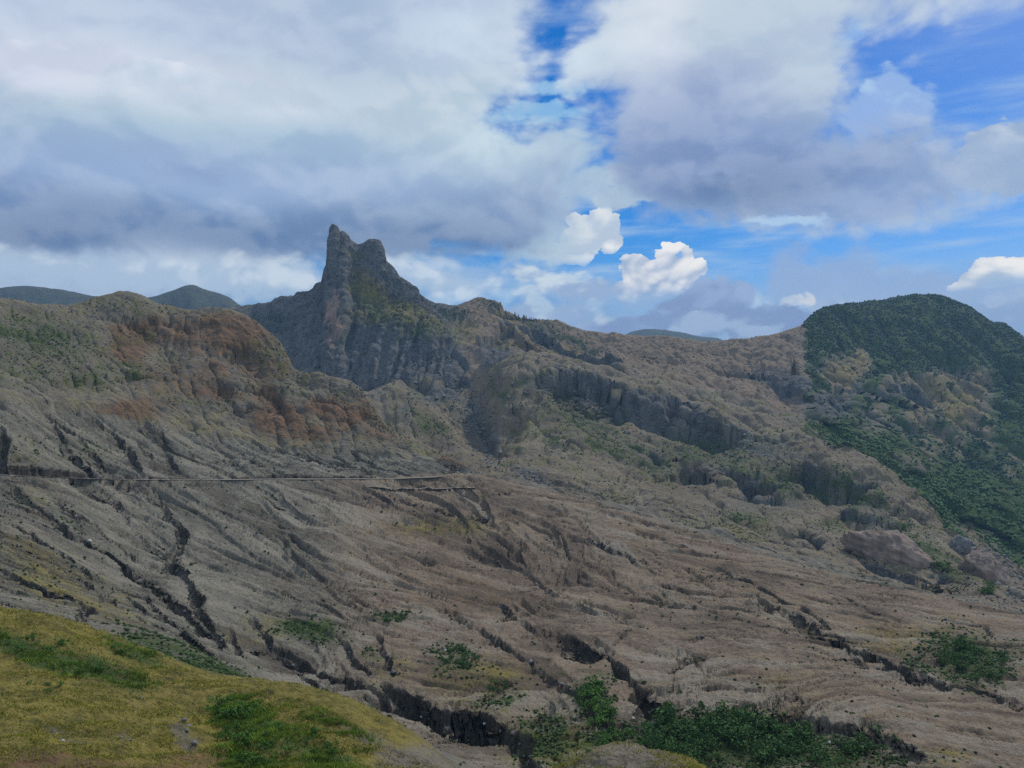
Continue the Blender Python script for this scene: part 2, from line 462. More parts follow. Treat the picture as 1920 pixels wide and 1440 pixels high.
M2 = line([(-420, 830, 720), (600, 800, 700), (690, 775, 705), (745, 755, 708), (800, 775, 704), (850, 800, 690), (890, 800, 690), (930, 735, 700), (955, 695, 705), (980, 682, 712), (1050, 690, 718), (1100, 702, 718), (1200, 737, 705), (1300, 768, 688), (1400, 802, 668), (1480, 828, 650), (1540, 838, 648), (1580, 852, 645),
           (1620, 872, 642), (1680, 925, 610), (1740, 972, 580), (1800, 1022, 550), (1920, 1105, 510), (2340, 1200, 460)])
M3 = line([(-420, 820, 860), (460, 780, 870), (540, 735, 860), (590, 712, 850), (640, 735, 838), (690, 742, 834), (760, 722, 842), (820, 712, 850), (860, 722, 842), (890, 738, 826), (930, 690, 815), (980, 665, 825), (1050, 668, 845), (1130, 675, 850), (1200, 695, 835), (1280, 718, 815), (1400, 752, 790), (1500, 790, 765), (1560, 818, 745),
           (1620, 855, 725), (1680, 890, 705), (1740, 930, 685), (1800, 985, 650), (1860, 1010, 625), (1920, 1040, 600), (2340, 1140, 540)])
N1 = line([(-420, 760, 960), (460, 700, 950), (540, 690, 925), (585, 672, 912), (604, 664, 900), (616, 660, 872), (640, 655, 872), (660, 650, 892), (700, 645, 892), (800, 640, 900), (850, 645, 905), (900, 635, 915), (960, 640, 925), (1000, 646, 930), (1060, 660, 925), (1130, 667, 920), (1200, 672, 915), (1300, 690, 900), (1400, 712, 885), (1450, 720, 880), (1500, 730, 880), (1540, 765, 870), (1600, 800, 860), (1700, 850, 830),
           (1800, 890, 805), (1920, 930, 790), (2340, 1020, 720)])
N2 = line([(-420, 690, 1080), (460, 630, 1050), (540, 622, 1010), (585, 600, 985), (603, 590, 975), (614, 555, 925), (642, 550, 925), (662, 560, 948), (700, 565, 950), (780, 585, 960), (850, 605, 990), (900, 585, 1020), (960, 605, 1020), (1060, 645, 990), (1130, 656, 985), (1200, 652, 985), (1300, 664, 975), (1400, 676, 970), (1480, 672, 985), (1520, 680, 1000), (1600, 690, 1040), (1700, 700, 1060),
           (1800, 730, 1050), (1920, 770, 1020), (2340, 850, 950)])
C = line([(-420, 640, 1300), (0, 600, 1300), (290, 595, 1200), (460, 576, 1150), (540, 560, 1100), (572, 550, 1060), (585, 544, 1040), (590, 536, 1035), (600, 530, 1020), (609, 530, 1008), (614, 508, 1002), (618, 474, 1000), (621, 442, 1000), (623, 424, 1000), (626, 420, 1000), (630, 426, 1000), (635, 444, 1000), (640, 434, 1000), (646, 436, 1000), (654, 447, 1000), (662, 454, 1000), (672, 460, 1000), (682, 455, 1000), (692, 449, 1000), (704, 448, 1000),
          (713, 451, 1000), (719, 464, 1000), (722, 486, 1000), (728, 492, 1000), (738, 502, 1000), (742, 512, 1000), (748, 520, 1000), (760, 528, 1000), (772, 535, 1000), (781, 540, 1000), (785, 549, 1000), (800, 560, 1000), (815, 567, 1010), (845, 573, 1030), (862, 571, 1050), (888, 562, 1080), (910, 563, 1090), (950, 576, 1100), (1000, 594, 1100),
          (1060, 611, 1100), (1100, 620, 1100), (1180, 628, 1100), (1280, 636, 1080), (1360, 641, 1080), (1430, 632, 1100), (1500, 612, 1130), (1522, 594, 1180), (1545, 579, 1220), (1620, 570, 1280), (1680, 562, 1300), (1740, 555, 1300), (1780, 562, 1300), (1822, 579, 1280), (1850, 601, 1270), (1862, 607, 1260), (1882, 609, 1250), (1920, 634, 1200), (2000, 670, 1170), (2340, 740, 1100)], smooth=False)
C2 = (C[0] + 120, C[1] - 75)
FR = line([(-420, 560, 2400), (-100, 548, 2400), (0, 541, 2400), (40, 537, 2400), (100, 542, 2400), (180, 556, 2400), (250, 562, 2350), (290, 556, 2300), (325, 545, 2300), (358, 535, 2300), (385, 544, 2300), (425, 556, 2300), (445, 570, 2300), (470, 585, 2300), (600, 640, 2400), (1000, 660, 3200), (1160, 634, 3400), (1185, 622, 3400), (1215, 617, 3400), (1270, 622, 3400), (1320, 632, 3400), (1345, 634, 3400), (1362, 641, 3400), (1400, 655, 3400), (1700, 700, 3400), (2340, 700, 3400)])
FR0 = (FR[0] - 500, np.minimum(FR[1] - 190, C[1] - 90))
FR2 = (FR[0] + 900, FR[1] - 300)
FAR = (np.full(NC, 9000.0), np.full(NC, 120.0))

LINES = [F0, F1, F2, F3, KN, VA, S1, S2, S3, S4, R1, R2, R3, M1, M2, M3, N1, N2, C, C2, FR0, FR, FR2, FAR]
NAMES = ['F0', 'F1', 'F2', 'F3', 'KN', 'VA', 'S1', 'S2', 'S3', 'S4', 'R1', 'R2', 'R3', 'M1', 'M2', 'M3', 'N1', 'N2', 'C', 'C2', 'FR0', 'FR', 'FR2', 'FAR']
NROW = [24, 120, 5, 22, 34, 64, 100, 112, 84, 84, 78, 30, 48, 36, 54, 48, 62, 96, 5, 5, 34, 4, 3]
Dk = np.stack([l[0] for l in LINES]); Zk = np.stack([l[1] for l in LINES])
for i in range(1, len(LINES)):
    Dk[i] = np.maximum(Dk[i], Dk[i - 1] + 3.0)
Mk = pchip_slopes(Dk, Zk)
for _ in range(3):      # let the slopes change gradually from bearing to bearing
    kb = np.ones(45) / 45
    Mk = np.stack([np.convolve(np.pad(m_, 22, mode='edge'), kb, 'valid') for m_ in Mk])
rowsD, rowsZ, seg, tt = [], [], [], []
for i, n in enumerate(NROW):
    for j in range(n):
        t = j / n
        d = Dk[i] * (Dk[i + 1] / Dk[i]) ** t
        rowsD.append(d); rowsZ.append(herm(Dk[i], Dk[i + 1], Zk[i], Zk[i + 1], Mk[i], Mk[i + 1], d))
        seg.append(i); tt.append(t)
rowsD.append(Dk[-1]); rowsZ.append(Zk[-1]); seg.append(len(NROW) - 1); tt.append(1.0)
DD = np.array(rowsD); ZZ = np.array(rowsZ); SEG = np.array(seg); TT = np.array(tt)
NR = len(SEG)
ROW0 = {nm: int(np.sum(NROW[:i])) for i, nm in enumerate(NAMES)}
UU = np.broadcast_to(cols[None, :], DD.shape)
XX = DD * K[None, :]
YY = DD.copy()
ZB = ZZ.copy()


def rowsof(a, b):
    m = np.zeros((NR, 1), np.float32); m[ROW0[a]:ROW0[b]] = 1
    return m


def soft_rows(a, b, k):
    """1 inside rows a..b, fading over k rows"""
    r = np.arange(NR)[:, None].astype(float)
    return sstep(r, ROW0[a] - k, ROW0[a] + k) * (1 - sstep(r, ROW0[b] - k, ROW0[b] + k))


# keep the skylines where they are: detail fades towards them
keep = np.ones((NR, 1))
for nm, n in (('F2', 8), ('R2', 12), ('C', 18), ('FR', 6), ('S3', 5)):
    r = np.arange(NR)[:, None]
    keep = keep * (1 - 0.85 * np.exp(-((r - ROW0[nm]) / n) ** 2))

# broad rolling relief
roll = fbm2(XX / 38 + 3.1, YY / 38, 4) * 0.016 * np.minimum(DD, 900) * keep
w_ash = soft_rows('S1', 'S4', 10)
roll *= (1 - 0.45 * w_ash) * (1 - 0.75 * soft_rows('F0', 'F3', 6)) * (DD > 20)
ZZ += roll


def vis_v():
    return HV - ZZ / DD * F


def hit(u, v, lo='F1'):
    """the nearest ground point on a sight line"""
    c = int(np.clip(np.searchsorted(cols, u), 0, NC - 1))
    vv = HV - ZZ[ROW0[lo]:, c] / DD[ROW0[lo]:, c] * F
    r = np.nonzero(vv <= v)[0]
    r = int(r[0]) if len(r) else int(np.argmin(vv))
    r += ROW0[lo]
    return XX[r, c], YY[r, c], ZZ[r, c], r, c


def polydist(pts, pad):
    """distance from every ground vertex near a polyline to it, signed offset, position along"""
    P = np.array(pts)[:, :2]
    x0, y0 = P.min(0) - pad; x1, y1 = P.max(0) + pad
    idx = np.nonzero(((XX > x0) & (XX < x1) & (YY > y0) & (YY < y1)).ravel())[0]
    qx = XX.ravel()[idx]; qy = YY.ravel()[idx]
    best = np.full(len(idx), 1e9); along = np.zeros(len(idx)); sgn = np.zeros(len(idx))
    n = len(P) - 1
    for i in range(n):
        ax, ay = P[i]; bx, by = P[i + 1]
        ex, ey = bx - ax, by - ay
        L2 = ex * ex + ey * ey + 1e-9
        t = np.clip(((qx - ax) * ex + (qy - ay) * ey) / L2, 0, 1)
        rx = qx - ax - t * ex; ry = qy - ay - t * ey
        d = np.hypot(rx, ry)
        m = d < best
        best[m] = d[m]; along[m] = (i + t[m]); sgn[m] = np.sign(ex * ry - ey * rx)[m]
    return idx, best, along, sgn


BANK = np.zeros(DD.shape)      # dark ash of gully walls, with their shade put into the colour
BED = np.zeros(DD.shape)  # channel floors, darkened in colour to deepen their shade


def densify(pts, n=5, jit=0.0):
    p = np.array(pts, float)
    o = []
    for i in range(len(p) - 1):
        for k in range(n):
            t = k / n
            o.append(p[i] + (p[i + 1] - p[i]) * t + RNG.normal(size=2) * jit * (0 if (i == 0 and k == 0) else 1))
    o.append(p[-1])
    return o


def gully(pts, wpx, depth, lo='F1', jit=4.0, taper=True, bank=1.0, rim=0.0):
    """carve a channel along a run of ground points; wpx its half width as seen, depth in metres"""
    P = [hit(u, v, lo) for u, v in densify(pts, 5, jit)]
    d = np.mean([p[1] for p in P])
    w = wpx * 0.66 * d / F
    depth = depth * 0.8
    idx, best, al, sg = polydist(P, w * 3 + 2)
    if not len(idx):
        return
    n = len(P) - 1
    tp = np.ones_like(al)
    if taper:
        tp = sstep(al, 0, n * 0.22) * 0.75 + 0.25
        tp *= sstep(n - al, 0, n * 0.10) * 0.7 + 0.3
    x = XX.ravel()[idx]; y = YY.ravel()[idx]
    wob = 0.85 + 0.8 * perlin2(x / (w * 6.0), y / (w * 6.0)) + 0.35 * perlin2(x / (w * 2.2), y / (w * 2.2)) + 0.18 * perlin2(x / (w * 0.7), y / (w * 0.7))
    wob = np.maximum(wob, 0.25)
    seed = RNG.random() * 90
    tp = tp * np.clip(0.85 + 0.6 * perlin2(al * 0.22 + seed, al * 0 + seed), 0.55, 1.25)
    depth = depth * (0.75 + 0.6 * perlin2(x / (w * 5.0) + 9, y / (w * 5.0)))
    ww = w * tp * wob
    prof = 1 - sstep(best / ww, 0.15, 1.1)
    ZZ.ravel()[idx] -= prof * depth * tp
    if rim:
        ZZ.ravel()[idx] += rim * np.exp(-((best / ww - 1.4) / 0.4) ** 2) * tp
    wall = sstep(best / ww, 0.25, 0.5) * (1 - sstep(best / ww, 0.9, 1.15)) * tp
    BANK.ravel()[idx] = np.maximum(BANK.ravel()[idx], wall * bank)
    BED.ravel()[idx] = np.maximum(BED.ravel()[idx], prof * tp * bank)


# gullies above the road
for p, w, dp in [
    ([(70, 765), (105, 805), (140, 850), (178, 888)], 9, 3.2), ([(165, 778), (212, 815), (240, 838), (252, 865), (265, 888)], 11, 4),
    ([(292, 792), (305, 828), (326, 884)], 8, 2.6), ([(345, 795), (375, 815), (400, 835)], 6, 2), ([(420, 835), (470, 858), (530, 888)], 8, 2.6),
    ([(498, 834), (545, 848), (590, 866), (640, 880)], 8, 2.6), ([(570, 842), (640, 872), (720, 888)], 8, 2.4), ([(650, 845), (720, 878)], 6, 2),
    ([(2, 790), (8, 830), (4, 880)], 8, 3.5), ([(110, 775), (150, 820), (200, 870)], 6, 1.6), ([(240, 800), (275, 850), (290, 885)], 6, 1.6), ([(380, 820), (440, 868), (470, 886)], 5, 1.4)]:
    gully(p, w, dp, 'S3', 3)
# below the road
for p, w, dp in [
    ([(25, 905), (45, 930), (110, 975), (130, 1000), (175, 1020), (260, 1080), (310, 1115), (350, 1150), (385, 1185), (420, 1205)], 19, 5.5),
    ([(285, 915), (310, 960), (340, 990), (338, 1015), (318, 1050), (345, 1080), (368, 1120), (376, 1150), (400, 1185), (425, 1215)], 15, 4.5),
    ([(0, 1062), (30, 1085), (100, 1112), (150, 1128), (166, 1142), (145, 1160)], 17, 4),
    ([(-60, 1118), (0, 1130), (130, 1162), (250, 1184), (330, 1218), (430, 1260), (510, 1292), (580, 1312), (660, 1325)], 17, 4.5),
    ([(440, 1212), (500, 1216), (560, 1242), (610, 1268), (660, 1280), (700, 1288)], 15, 4),
    ([(190, 905), (220, 950), (250, 985), (275, 1020), (300, 1045)], 7, 1.8), ([(60, 905), (120, 950), (170, 980), (220, 1020), (260, 1050)], 7, 1.6),
    ([(0, 960), (40, 990), (90, 1020), (140, 1050), (200, 1090), (250, 1130), (300, 1170)], 8, 2.0), ([(0, 1010), (60, 1040), (120, 1065), (180, 1110), (250, 1150), (330, 1190)], 8, 1.8),
    ([(240, 1100), (290, 1140), (340, 1180), (380, 1215), (430, 1245)], 9, 2.2), ([(420, 1165), (440, 1200), (450, 1225)], 8, 2.5), ([(470, 1150), (490, 1180), (510, 1210)], 8, 2.2),
    ([(520, 1230), (600, 1290), (680, 1330), (760, 1370), (840, 1420)], 14, 2.5), ([(600, 1335), (700, 1365), (780, 1400)], 9, 2),
    ([(690, 1284), (730, 1300), (780, 1322), (850, 1350)], 32, 7), ([(840, 1352), (870, 1342), (920, 1352), (970, 1385), (1000, 1440), (1010, 1500)], 34, 7),
    ([(640, 1200), (660, 1235), (690, 1265)], 10, 2.2), ([(700, 1180), (720, 1230), (735, 1270)], 10, 2)]:
    gully(p, w, dp, 'VA', 3)
for p, w, dp in [
    ([(1025, 1178), (1060, 1200), (1100, 1222), (1140, 1236), (1190, 1280), (1215, 1320), (1200, 1370)], 22, 6),
    ([(800, 1110), (860, 1160), (920, 1195), (970, 1225), (1020, 1262), (1070, 1300), (1110, 1340), (1150, 1390)], 10, 2.6),
    ([(915, 1115), (950, 1145), (985, 1172), (1010, 1195)], 9, 2.4), ([(700, 912), (730, 925), (790, 942), (850, 956), (900, 968), (960, 985)], 5, 2.2),
    ([(890, 918), (960, 924), (1040, 932)], 5, 2.2), ([(640, 915), (690, 935), (760, 955)], 4, 1.2), ([(1010, 1010), (1100, 1040), (1200, 1075), (1300, 1110)], 6, 1.5),
    ([(1080, 1000), (1150, 1030), (1240, 1075)], 7, 1.6), ([(1200, 1110), (1280, 1130), (1400, 1165), (1500, 1190)], 6, 1.6),
    ([(1380, 1105), (1460, 1135), (1520, 1172), (1580, 1210), (1640, 1232), (1700, 1256), (1770, 1280), (1850, 1300), (1920, 1318)], 17, 5),
    ([(1330, 1060), (1400, 1090), (1500, 1135), (1560, 1180)], 8, 2), ([(1450, 1070), (1560, 1110), (1650, 1150), (1760, 1190)], 6, 1.5),
    ([(1530, 1218), (1600, 1235), (1680, 1258), (1740, 1272)], 5, 1.5), ([(1560, 1265), (1650, 1275), (1740, 1282)], 4, 1.0),
    ([(1140, 1215), (1160, 1190), (1180, 1175)], 7, 1.8), ([(1250, 1260), (1280, 1240), (1330, 1225)], 6, 1.6), ([(1280, 1200), (1340, 1190), (1400, 1196)], 5, 1.2),
    ([(1600, 1110), (1700, 1140), (1800, 1165), (1900, 1190)], 6, 1.4), ([(850, 1020), (930, 1050), (1000, 1085), (1080, 1130)], 5, 1.2)]:
    gully(p, w, dp, 'VA', 3)
# streams among the farther hills
for p, w, dp, lo_ in [
    ([(868, 738), (885, 775), (905, 815), (930, 858), (980, 888)], 14, 8, 'R3'), ([(930, 870), (985, 893), (1040, 912)], 10, 5, 'R1'),
    ([(1120, 870), (1050, 905), (1040, 915)], 8, 4, 'R1'), ([(1190, 860), (1170, 905), (1160, 930)], 8, 4, 'R1'), ([(1250, 940), (1270, 970), (1290, 985)], 8, 5, 'R1'),
    ([(1380, 930), (1470, 975), (1500, 1010), (1560, 1050)], 9, 5, 'R1'), ([(940, 735), (985, 790), (1050, 830), (1120, 850)], 10, 6, 'R3'), ([(1290, 880), (1330, 930), (1390, 990)], 9, 5, 'R1'),
    ([(1480, 960), (1540, 1010), (1600, 1040)], 8, 5, 'R1'), ([(760, 745), (770, 800), (775, 830)], 10, 5, 'R3')]:
    gully(p, w, dp, lo_, 4, bank=0.6)
for p, w, dp in [
    ([(1512, 625), (1520, 680), (1530, 720), (1545, 770)], 9, 12), ([(1575, 670), (1572, 720), (1570, 765)], 8, 10), ([(1610, 660), (1590, 720), (1585, 790)], 10, 14),
    ([(1665, 700), (1645, 750), (1640, 800)], 10, 14), ([(1720, 710), (1690, 760), (1660, 810)], 9, 12), ([(1760, 730), (1730, 790), (1700, 840)], 9, 12),
    ([(1810, 740), (1800, 800), (1790, 850)], 9, 12), ([(1860, 740), (1850, 800), (1860, 860)], 9, 12), ([(1900, 770), (1890, 830), (1900, 890)], 9, 12),
    ([(1380, 680), (1430, 700), (1480, 715), (1520, 740)], 8, 9), ([(1480, 650), (1495, 690), (1520, 720)], 8, 8), ([(1300, 700), (1400, 735), (1500, 775), (1600, 800)], 5, 5)]:
    gully(p, w, dp, 'M3', 3, bank=0.4)

SCARP = np.zeros(DD.shape)


def scarp(pts, h, reach, lo='R1', wall=0.5, jit=2.0):
    """a cliff along a run of ground points given left to right: the near side drops by h metres"""
    Q = [hit(u, v, lo) for u, v in densify(pts, 5, jit)]
    d = np.mean([q[1] for q in Q])
    idx, best, al, sg = polydist(Q, reach * 2.5)
    n = len(Q) - 1
    off = best * sg
    x = XX.ravel()[idx]; y = YY.ravel()[idx]
    off = off + perlin2(x / (h * 2.4), y / (h * 2.4)) * h * 0.75 + perlin2(x / (h * 0.8), y / (h * 0.8)) * h * 0.30 + perlin2(x / (h * 0.3), y / (h * 0.3)) * h * 0.10
    h = h * (0.85 + 0.75 * perlin2(x / (h * 3.0) + 5, y / (h * 3.0)))
    h = np.maximum(h, 0.5)
    wall = wall * (1.1 + 0.9 * perlin2(x / (h * 1.5) + 31, y / (h * 1.5)))
    wall = np.maximum(wall, 0.2)
    end = sstep(al, 0, n * 0.15) * sstep(n - al, 0, n * 0.15)
    t = -off
    drop = h * sstep(t / (h * wall), 0, 1) * np.exp(-np.maximum(t - h * wall, 0) / reach) * end
    ZZ.ravel()[idx] -= drop
    wallm = sstep(t / h, -0.05, 0.1) * (1 - sstep(t / (h * wall), 1.0, 1.8)) * end
    SCARP.ravel()[idx] = np.maximum(SCARP.ravel()[idx], wallm)


for a in [
    ([(925, 590), (950, 600), (1000, 622), (1060, 645), (1130, 668), (1190, 694)], 20, 55, 'M3'),
    ([(960, 684), (1000, 686), (1050, 694), (1100, 704), (1150, 720), (1200, 740), (1250, 757), (1300, 772), (1350, 788), (1400, 804), (1450, 822), (1485, 836)], 24, 45, 'R1'),
    ([(1020, 700), (1090, 716), (1160, 740)], 10, 25, 'R1'),
    ([(1270, 872), (1340, 878), (1420, 895), (1480, 922)], 14, 35, 'R1'), ([(1480, 875), (1560, 890), (1620, 898), (1670, 915)], 18, 40, 'R1'),
    ([(1330, 925), (1400, 930), (1470, 950)], 9, 25, 'R1'), ([(1560, 960), (1640, 965), (1700, 990)], 9, 25, 'R1'), ([(1165, 845), (1195, 836), (1230, 858), (1260, 880)], 9, 22, 'R1'),
    ([(1580, 1046), (1640, 1060), (1700, 1078), (1760, 1086), (1795, 1092)], 8, 16, 'R1'), ([(1850, 1105), (1890, 1108), (1925, 1120)], 6, 14, 'R1'),
    ([(1500, 1000), (1540, 1020), (1570, 1042)], 6, 14, 'R1'),
    ([(640, 712), (700, 722), (760, 716), (820, 706)], 12, 30, 'M3'), ([(850, 650), (880, 690), (900, 720)], 14, 30, 'M3'),
    ([(1400, 690), (1450, 704), (1500, 712), (1530, 728)], 16, 40, 'M3'), ([(1560, 745), (1600, 738), (1640, 735), (1700, 732), (1740, 748)], 16, 40, 'M3'), ([(1640, 800), (1700, 820), (1740, 850)], 14, 35, 'M3'),
    ([(190, 612), (240, 596), (300, 598), (340, 610)], 5, 16, 'S4'), ([(60, 722), (150, 706), (250, 700), (340, 712)], 4, 14, 'S4'), ([(360, 720), (420, 716), (480, 728), (540, 735)], 6, 16, 'S4'),
    ([(380, 655), (440, 650), (500, 668)], 5, 14, 'S4'), ([(560, 745), (620, 750), (660, 765)], 5, 12, 'S4'), ([(430, 760), (480, 765), (530, 778)], 4, 12, 'S4'),
    ([(690, 1282), (730, 1290), (790, 1310), (840, 1336), (880, 1334), (930, 1346), (975, 1376), (998, 1420)], 4.5, 7, 'VA'),
    ([(1380, 1312), (1440, 1326), (1500, 1343), (1580, 1352), (1640, 1364), (1700, 1394), (1750, 1424)], 2.0, 6, 'VA'),
    ([(130, 1150), (200, 1168), (260, 1180), (330, 1208), (400, 1240)], 1.6, 5, 'VA'), ([(500, 1205), (550, 1225), (600, 1256)], 1.6, 5, 'VA')]:
    scarp(*a)

# the road bench
road_px = densify([(-300, 872), (-100, 880), (0, 887), (130, 893), (300, 898), (450, 896), (600, 894), (700, 897), (780, 893), (830, 891), (856, 890)], 4, 0)
ROADP = np.array([hit(u, v - 1, 'S2')[:3] for u, v in road_px])
kz = np.ones(9) / 9
for ax in range(3):
    q = np.pad(ROADP[:, ax], 4, mode='edge')
    ROADP[:, ax] = np.convolve(q, kz, 'valid')
ROADP[:, 2] -= 1.1
RW = 3.1
idx, best, al, sg = polydist(ROADP, 16)
rz = np.interp(al, np.arange(len(ROADP)), ROADP[:, 2])
z0 = ZZ.ravel()[idx]
off = best * sg
up = (off > 0)
bankz = rz + np.maximum(best - RW, 0) * 1.9
zn = np.where(up, np.minimum(z0, bankz), np.maximum(np.minimum(z0, rz + 0.3), rz - np.maximum(best - RW, 0) * 0.55))
zn = np.where(best < RW, rz, zn)
wgt = (1 - sstep(best, 11, 15)) * sstep(len(ROADP) - 1 - al, 0.0, 6.0)
ZZ.ravel()[idx] = z0 + (zn - z0) * wgt
cut = np.where(up & (zn < z0 - 0.15), 1.0, 0.0) * (best > RW) * wgt
BANK.ravel()[idx] = np.maximum(BANK.ravel()[idx], cut)
BANK = np.maximum(BANK, SCARP * soft_rows('VA', 'S3', 3) * np.where(UU > 1250, 0.5, 0.8))
ROADM = np.zeros(DD.shape); ROADM.ravel()[idx] = (best < RW) * 1.0

# ------------------------------------------------------------------ rills: noise drawn out along the run of the water
dk = np.gradient(K)[None, :]
d_r, d_c = np.gradient(DD)


def box(a, n, it=1):
    for _ in range(it):
        for ax in (0, 1):
            p = [(0, 0), (0, 0)]; p[ax] = (n + 1, n)
            c = np.cumsum(np.pad(a, p, mode='edge'), axis=ax)
            a = (np.take(c, range(2 * n + 1, c.shape[ax]), ax) - np.take(c, range(0, c.shape[ax] - 2 * n - 1), ax)) / (2 * n + 1)
    return a




def to_grid(vx, vy):
    sp = np.hypot(vx, vy) + 1e-6
    vx = vx / sp; vy = vy / sp
    cp = (vx - K[None, :] * vy) / DD / dk
    rp = (vy - d_c * cp) / d_r
    ln = np.sqrt(cp ** 2 + rp ** 2) + 1e-9
    return (cp / ln).astype(np.float32), (rp / ln).astype(np.float32)


def downhill(zs):
    z_r, z_c = np.gradient(zs)
    x_c = DD * dk + K[None, :] * d_c; x_r = K[None, :] * d_r
    det = DD * dk * d_r
    zx = (z_c * d_r - z_r * d_c) / det
    zy = (z_r * x_c - z_c * x_r) / det
    vx, vy = -zx, -zy
    wa = soft_rows('VA', 'S4', 6)
    vx = vx + 0.13 * wa * (0.6 + 0.4 * sstep(UU, 300, 900)) + 0.08 * soft_rows('S4', 'M3', 6) * sstep(UU, 850, 1000)
    return vx, vy


# running water: thousands of threads of rain find their way down and cut rills and furrows
px = DD / F * 1.875     # metres per picture pixel at each vertex
cut_k = soft_rows('VA', 'S4', 5) * 1.0 + soft_rows('S4', 'R2', 6) * 0.8 + soft_rows('R2', 'M3', 6) * 1.0 + soft_rows('M3', 'C', 6) * np.where(UU < 900, 0.35, 0.9)
cut_k = cut_k * (1 - 0.35 * soft_rows('VA', 'S3', 6) * sstep(UU, 380, 520))
cut_k = cut_k * keep * (1 - ROADM)
RILL = np.zeros(DD.shape)
H = ZZ + fbm2(XX / 3.5, YY / 3.5, 2) * 0.5 * px + fbm2(XX / 14, YY / 14, 3) * 1.2 * px
r_lo, r_hi = ROW0['VA'], ROW0['C']
for it in range(4):
    vx, vy = downhill(box(H, 2 if it < 2 else 1, 1))
    cp, rp = to_grid(vx, vy)
    n = 90000
    r = (r_lo + RNG.random(n) * (r_hi - r_lo)).astype(np.float32); c = (RNG.random(n) * (NC - 1)).astype(np.float32)
    pr = np.zeros(n, np.float32); pc = np.zeros(n, np.float32)
    acc = np.zeros(NR * NC)
    for k in range(110):
        ri = np.clip(r + 0.5, 0, NR - 1).astype(np.int32); ci = np.clip(c + 0.5, 0, NC - 1).astype(np.int32)
        fl = ri * NC + ci
        if k > 2:
            acc += np.bincount(fl, minlength=NR * NC)
        pr = 0.55 * pr + 0.45 * rp.ravel()[fl]; pc = 0.55 * pc + 0.45 * cp.ravel()[fl]
        q = 1.0 / (np.sqrt(pr * pr + pc * pc) + 1e-3)
        r += pr * q; c += pc * q
    acc = acc.reshape(DD.shape)
    acc = np.minimum(np.log1p(acc * 0.12), 3.0)
    acc = 0.5 * acc + 0.5 * box(acc, 1)
    RILL += acc
    H -= acc * px * 0.62 * cut_k
    ZZ -= acc * px * 0.62 * cut_k

zs = box(ZZ, 4, 2)
z_r, z_c = np.gradient(zs)
x_c = DD * dk + K[None, :] * d_c; x_r = K[None, :] * d_r
det = DD * dk * d_r
zx = (z_c * d_r - z_r * d_c) / det
zy = (z_r * x_c - z_c * x_r) / det
vx, vy = -zx, -zy
w_ashu = soft_rows('VA', 'S4', 6)
vx = vx + 0.16 * w_ashu * (0.6 + 0.4 * sstep(UU, 300, 900))
vy = vy - 0.02 * w_ashu
vx = vx + 0.10 * soft_rows('S4', 'M3', 6) * sstep(UU, 850, 1000)
sp = np.hypot(vx, vy) + 1e-6
vx /= sp; vy /= sp
kp = (vx - K[None, :] * vy) / DD
cp = kp / dk
rp = (vy - d_c * cp) / d_r
cs = DD * dk * F / 1.9      # column step about one picture pixel
ln = np.sqrt(cp ** 2 + rp ** 2) + 1e-9
cp = (cp / ln).astype(np.float32); rp = (rp / ln).astype(np.float32)


def lic(noise, L, step=1.0):
    R, Cc = np.meshgrid(np.arange(NR, dtype=np.float32), np.arange(NC, dtype=np.float32), indexing='ij')
    acc = noise.copy(); n = 1
    for s in (1, -1):
        r = R.copy(); c = Cc.copy()
        for k in range(L):
            ri = np.clip(r + 0.5, 0, NR - 1).astype(np.int32); ci = np.clip(c + 0.5, 0, NC - 1).astype(np.int32)
            r += rp[ri, ci] * (s * step); c += cp[ri, ci] * (s * step)
            ri = np.clip(r + 0.5, 0, NR - 1).astype(np.int32); ci = np.clip(c + 0.5, 0, NC - 1).astype(np.int32)
            acc += noise[ri, ci]; n += 1
    acc /= n
    return acc / (acc.std() + 1e-9)


wn1 = RNG.normal(size=DD.shape).astype(np.float32)
L1 = lic(box(wn1, 0), 12)
L2 = lic(box(RNG.normal(size=DD.shape).astype(np.float32), 1, 2), 22, 1.5)
L3 = lic(box(RNG.normal(size=DD.shape).astype(np.float32), 4, 2), 22, 2.5)
LC = lic(box(RNG.normal(size=DD.shape).astype(np.float32), 2, 2), 26, 2.0)

# ------------------------------------------------------------------ normals and fine relief
P = np.stack([XX, YY, ZZ], -1)


def normals(P):
    tr = np.gradient(P, axis=0); tcn = np.gradient(P, axis=1)
    n = np.cross(tcn, tr)
    n /= np.linalg.norm(n, axis=-1, keepdims=True) + 1e-9
    return n


Nn = normals(P)
Nn = np.where(Nn[..., 2:3] < 0, -Nn, Nn)
disp = np.zeros(DD.shape)
ash = soft_rows('VA', 'S4', 5) * (1 - ROADM)
ash = ash * (1 - 0.3 * BED)
mid = soft_rows('S4', 'M3', 6) * sstep(UU, 860, 960) + soft_rows('R2', 'M3', 5) * (1 - sstep(UU, 860, 960))
red = soft_rows('S4', 'R2', 10) * (1 - sstep(UU, 820, 900))
far = soft_rows('M3', 'C', 6)
spire = far * (1 - sstep(UU, 815, 880)) * sstep(UU, 440, 520)
ridge = far * sstep(UU, 815, 900) * (1 - sstep(UU, 1480, 1530))
mtn = far * sstep(UU, 1490, 1540)
fore = soft_rows('F0', 'F3', 4)

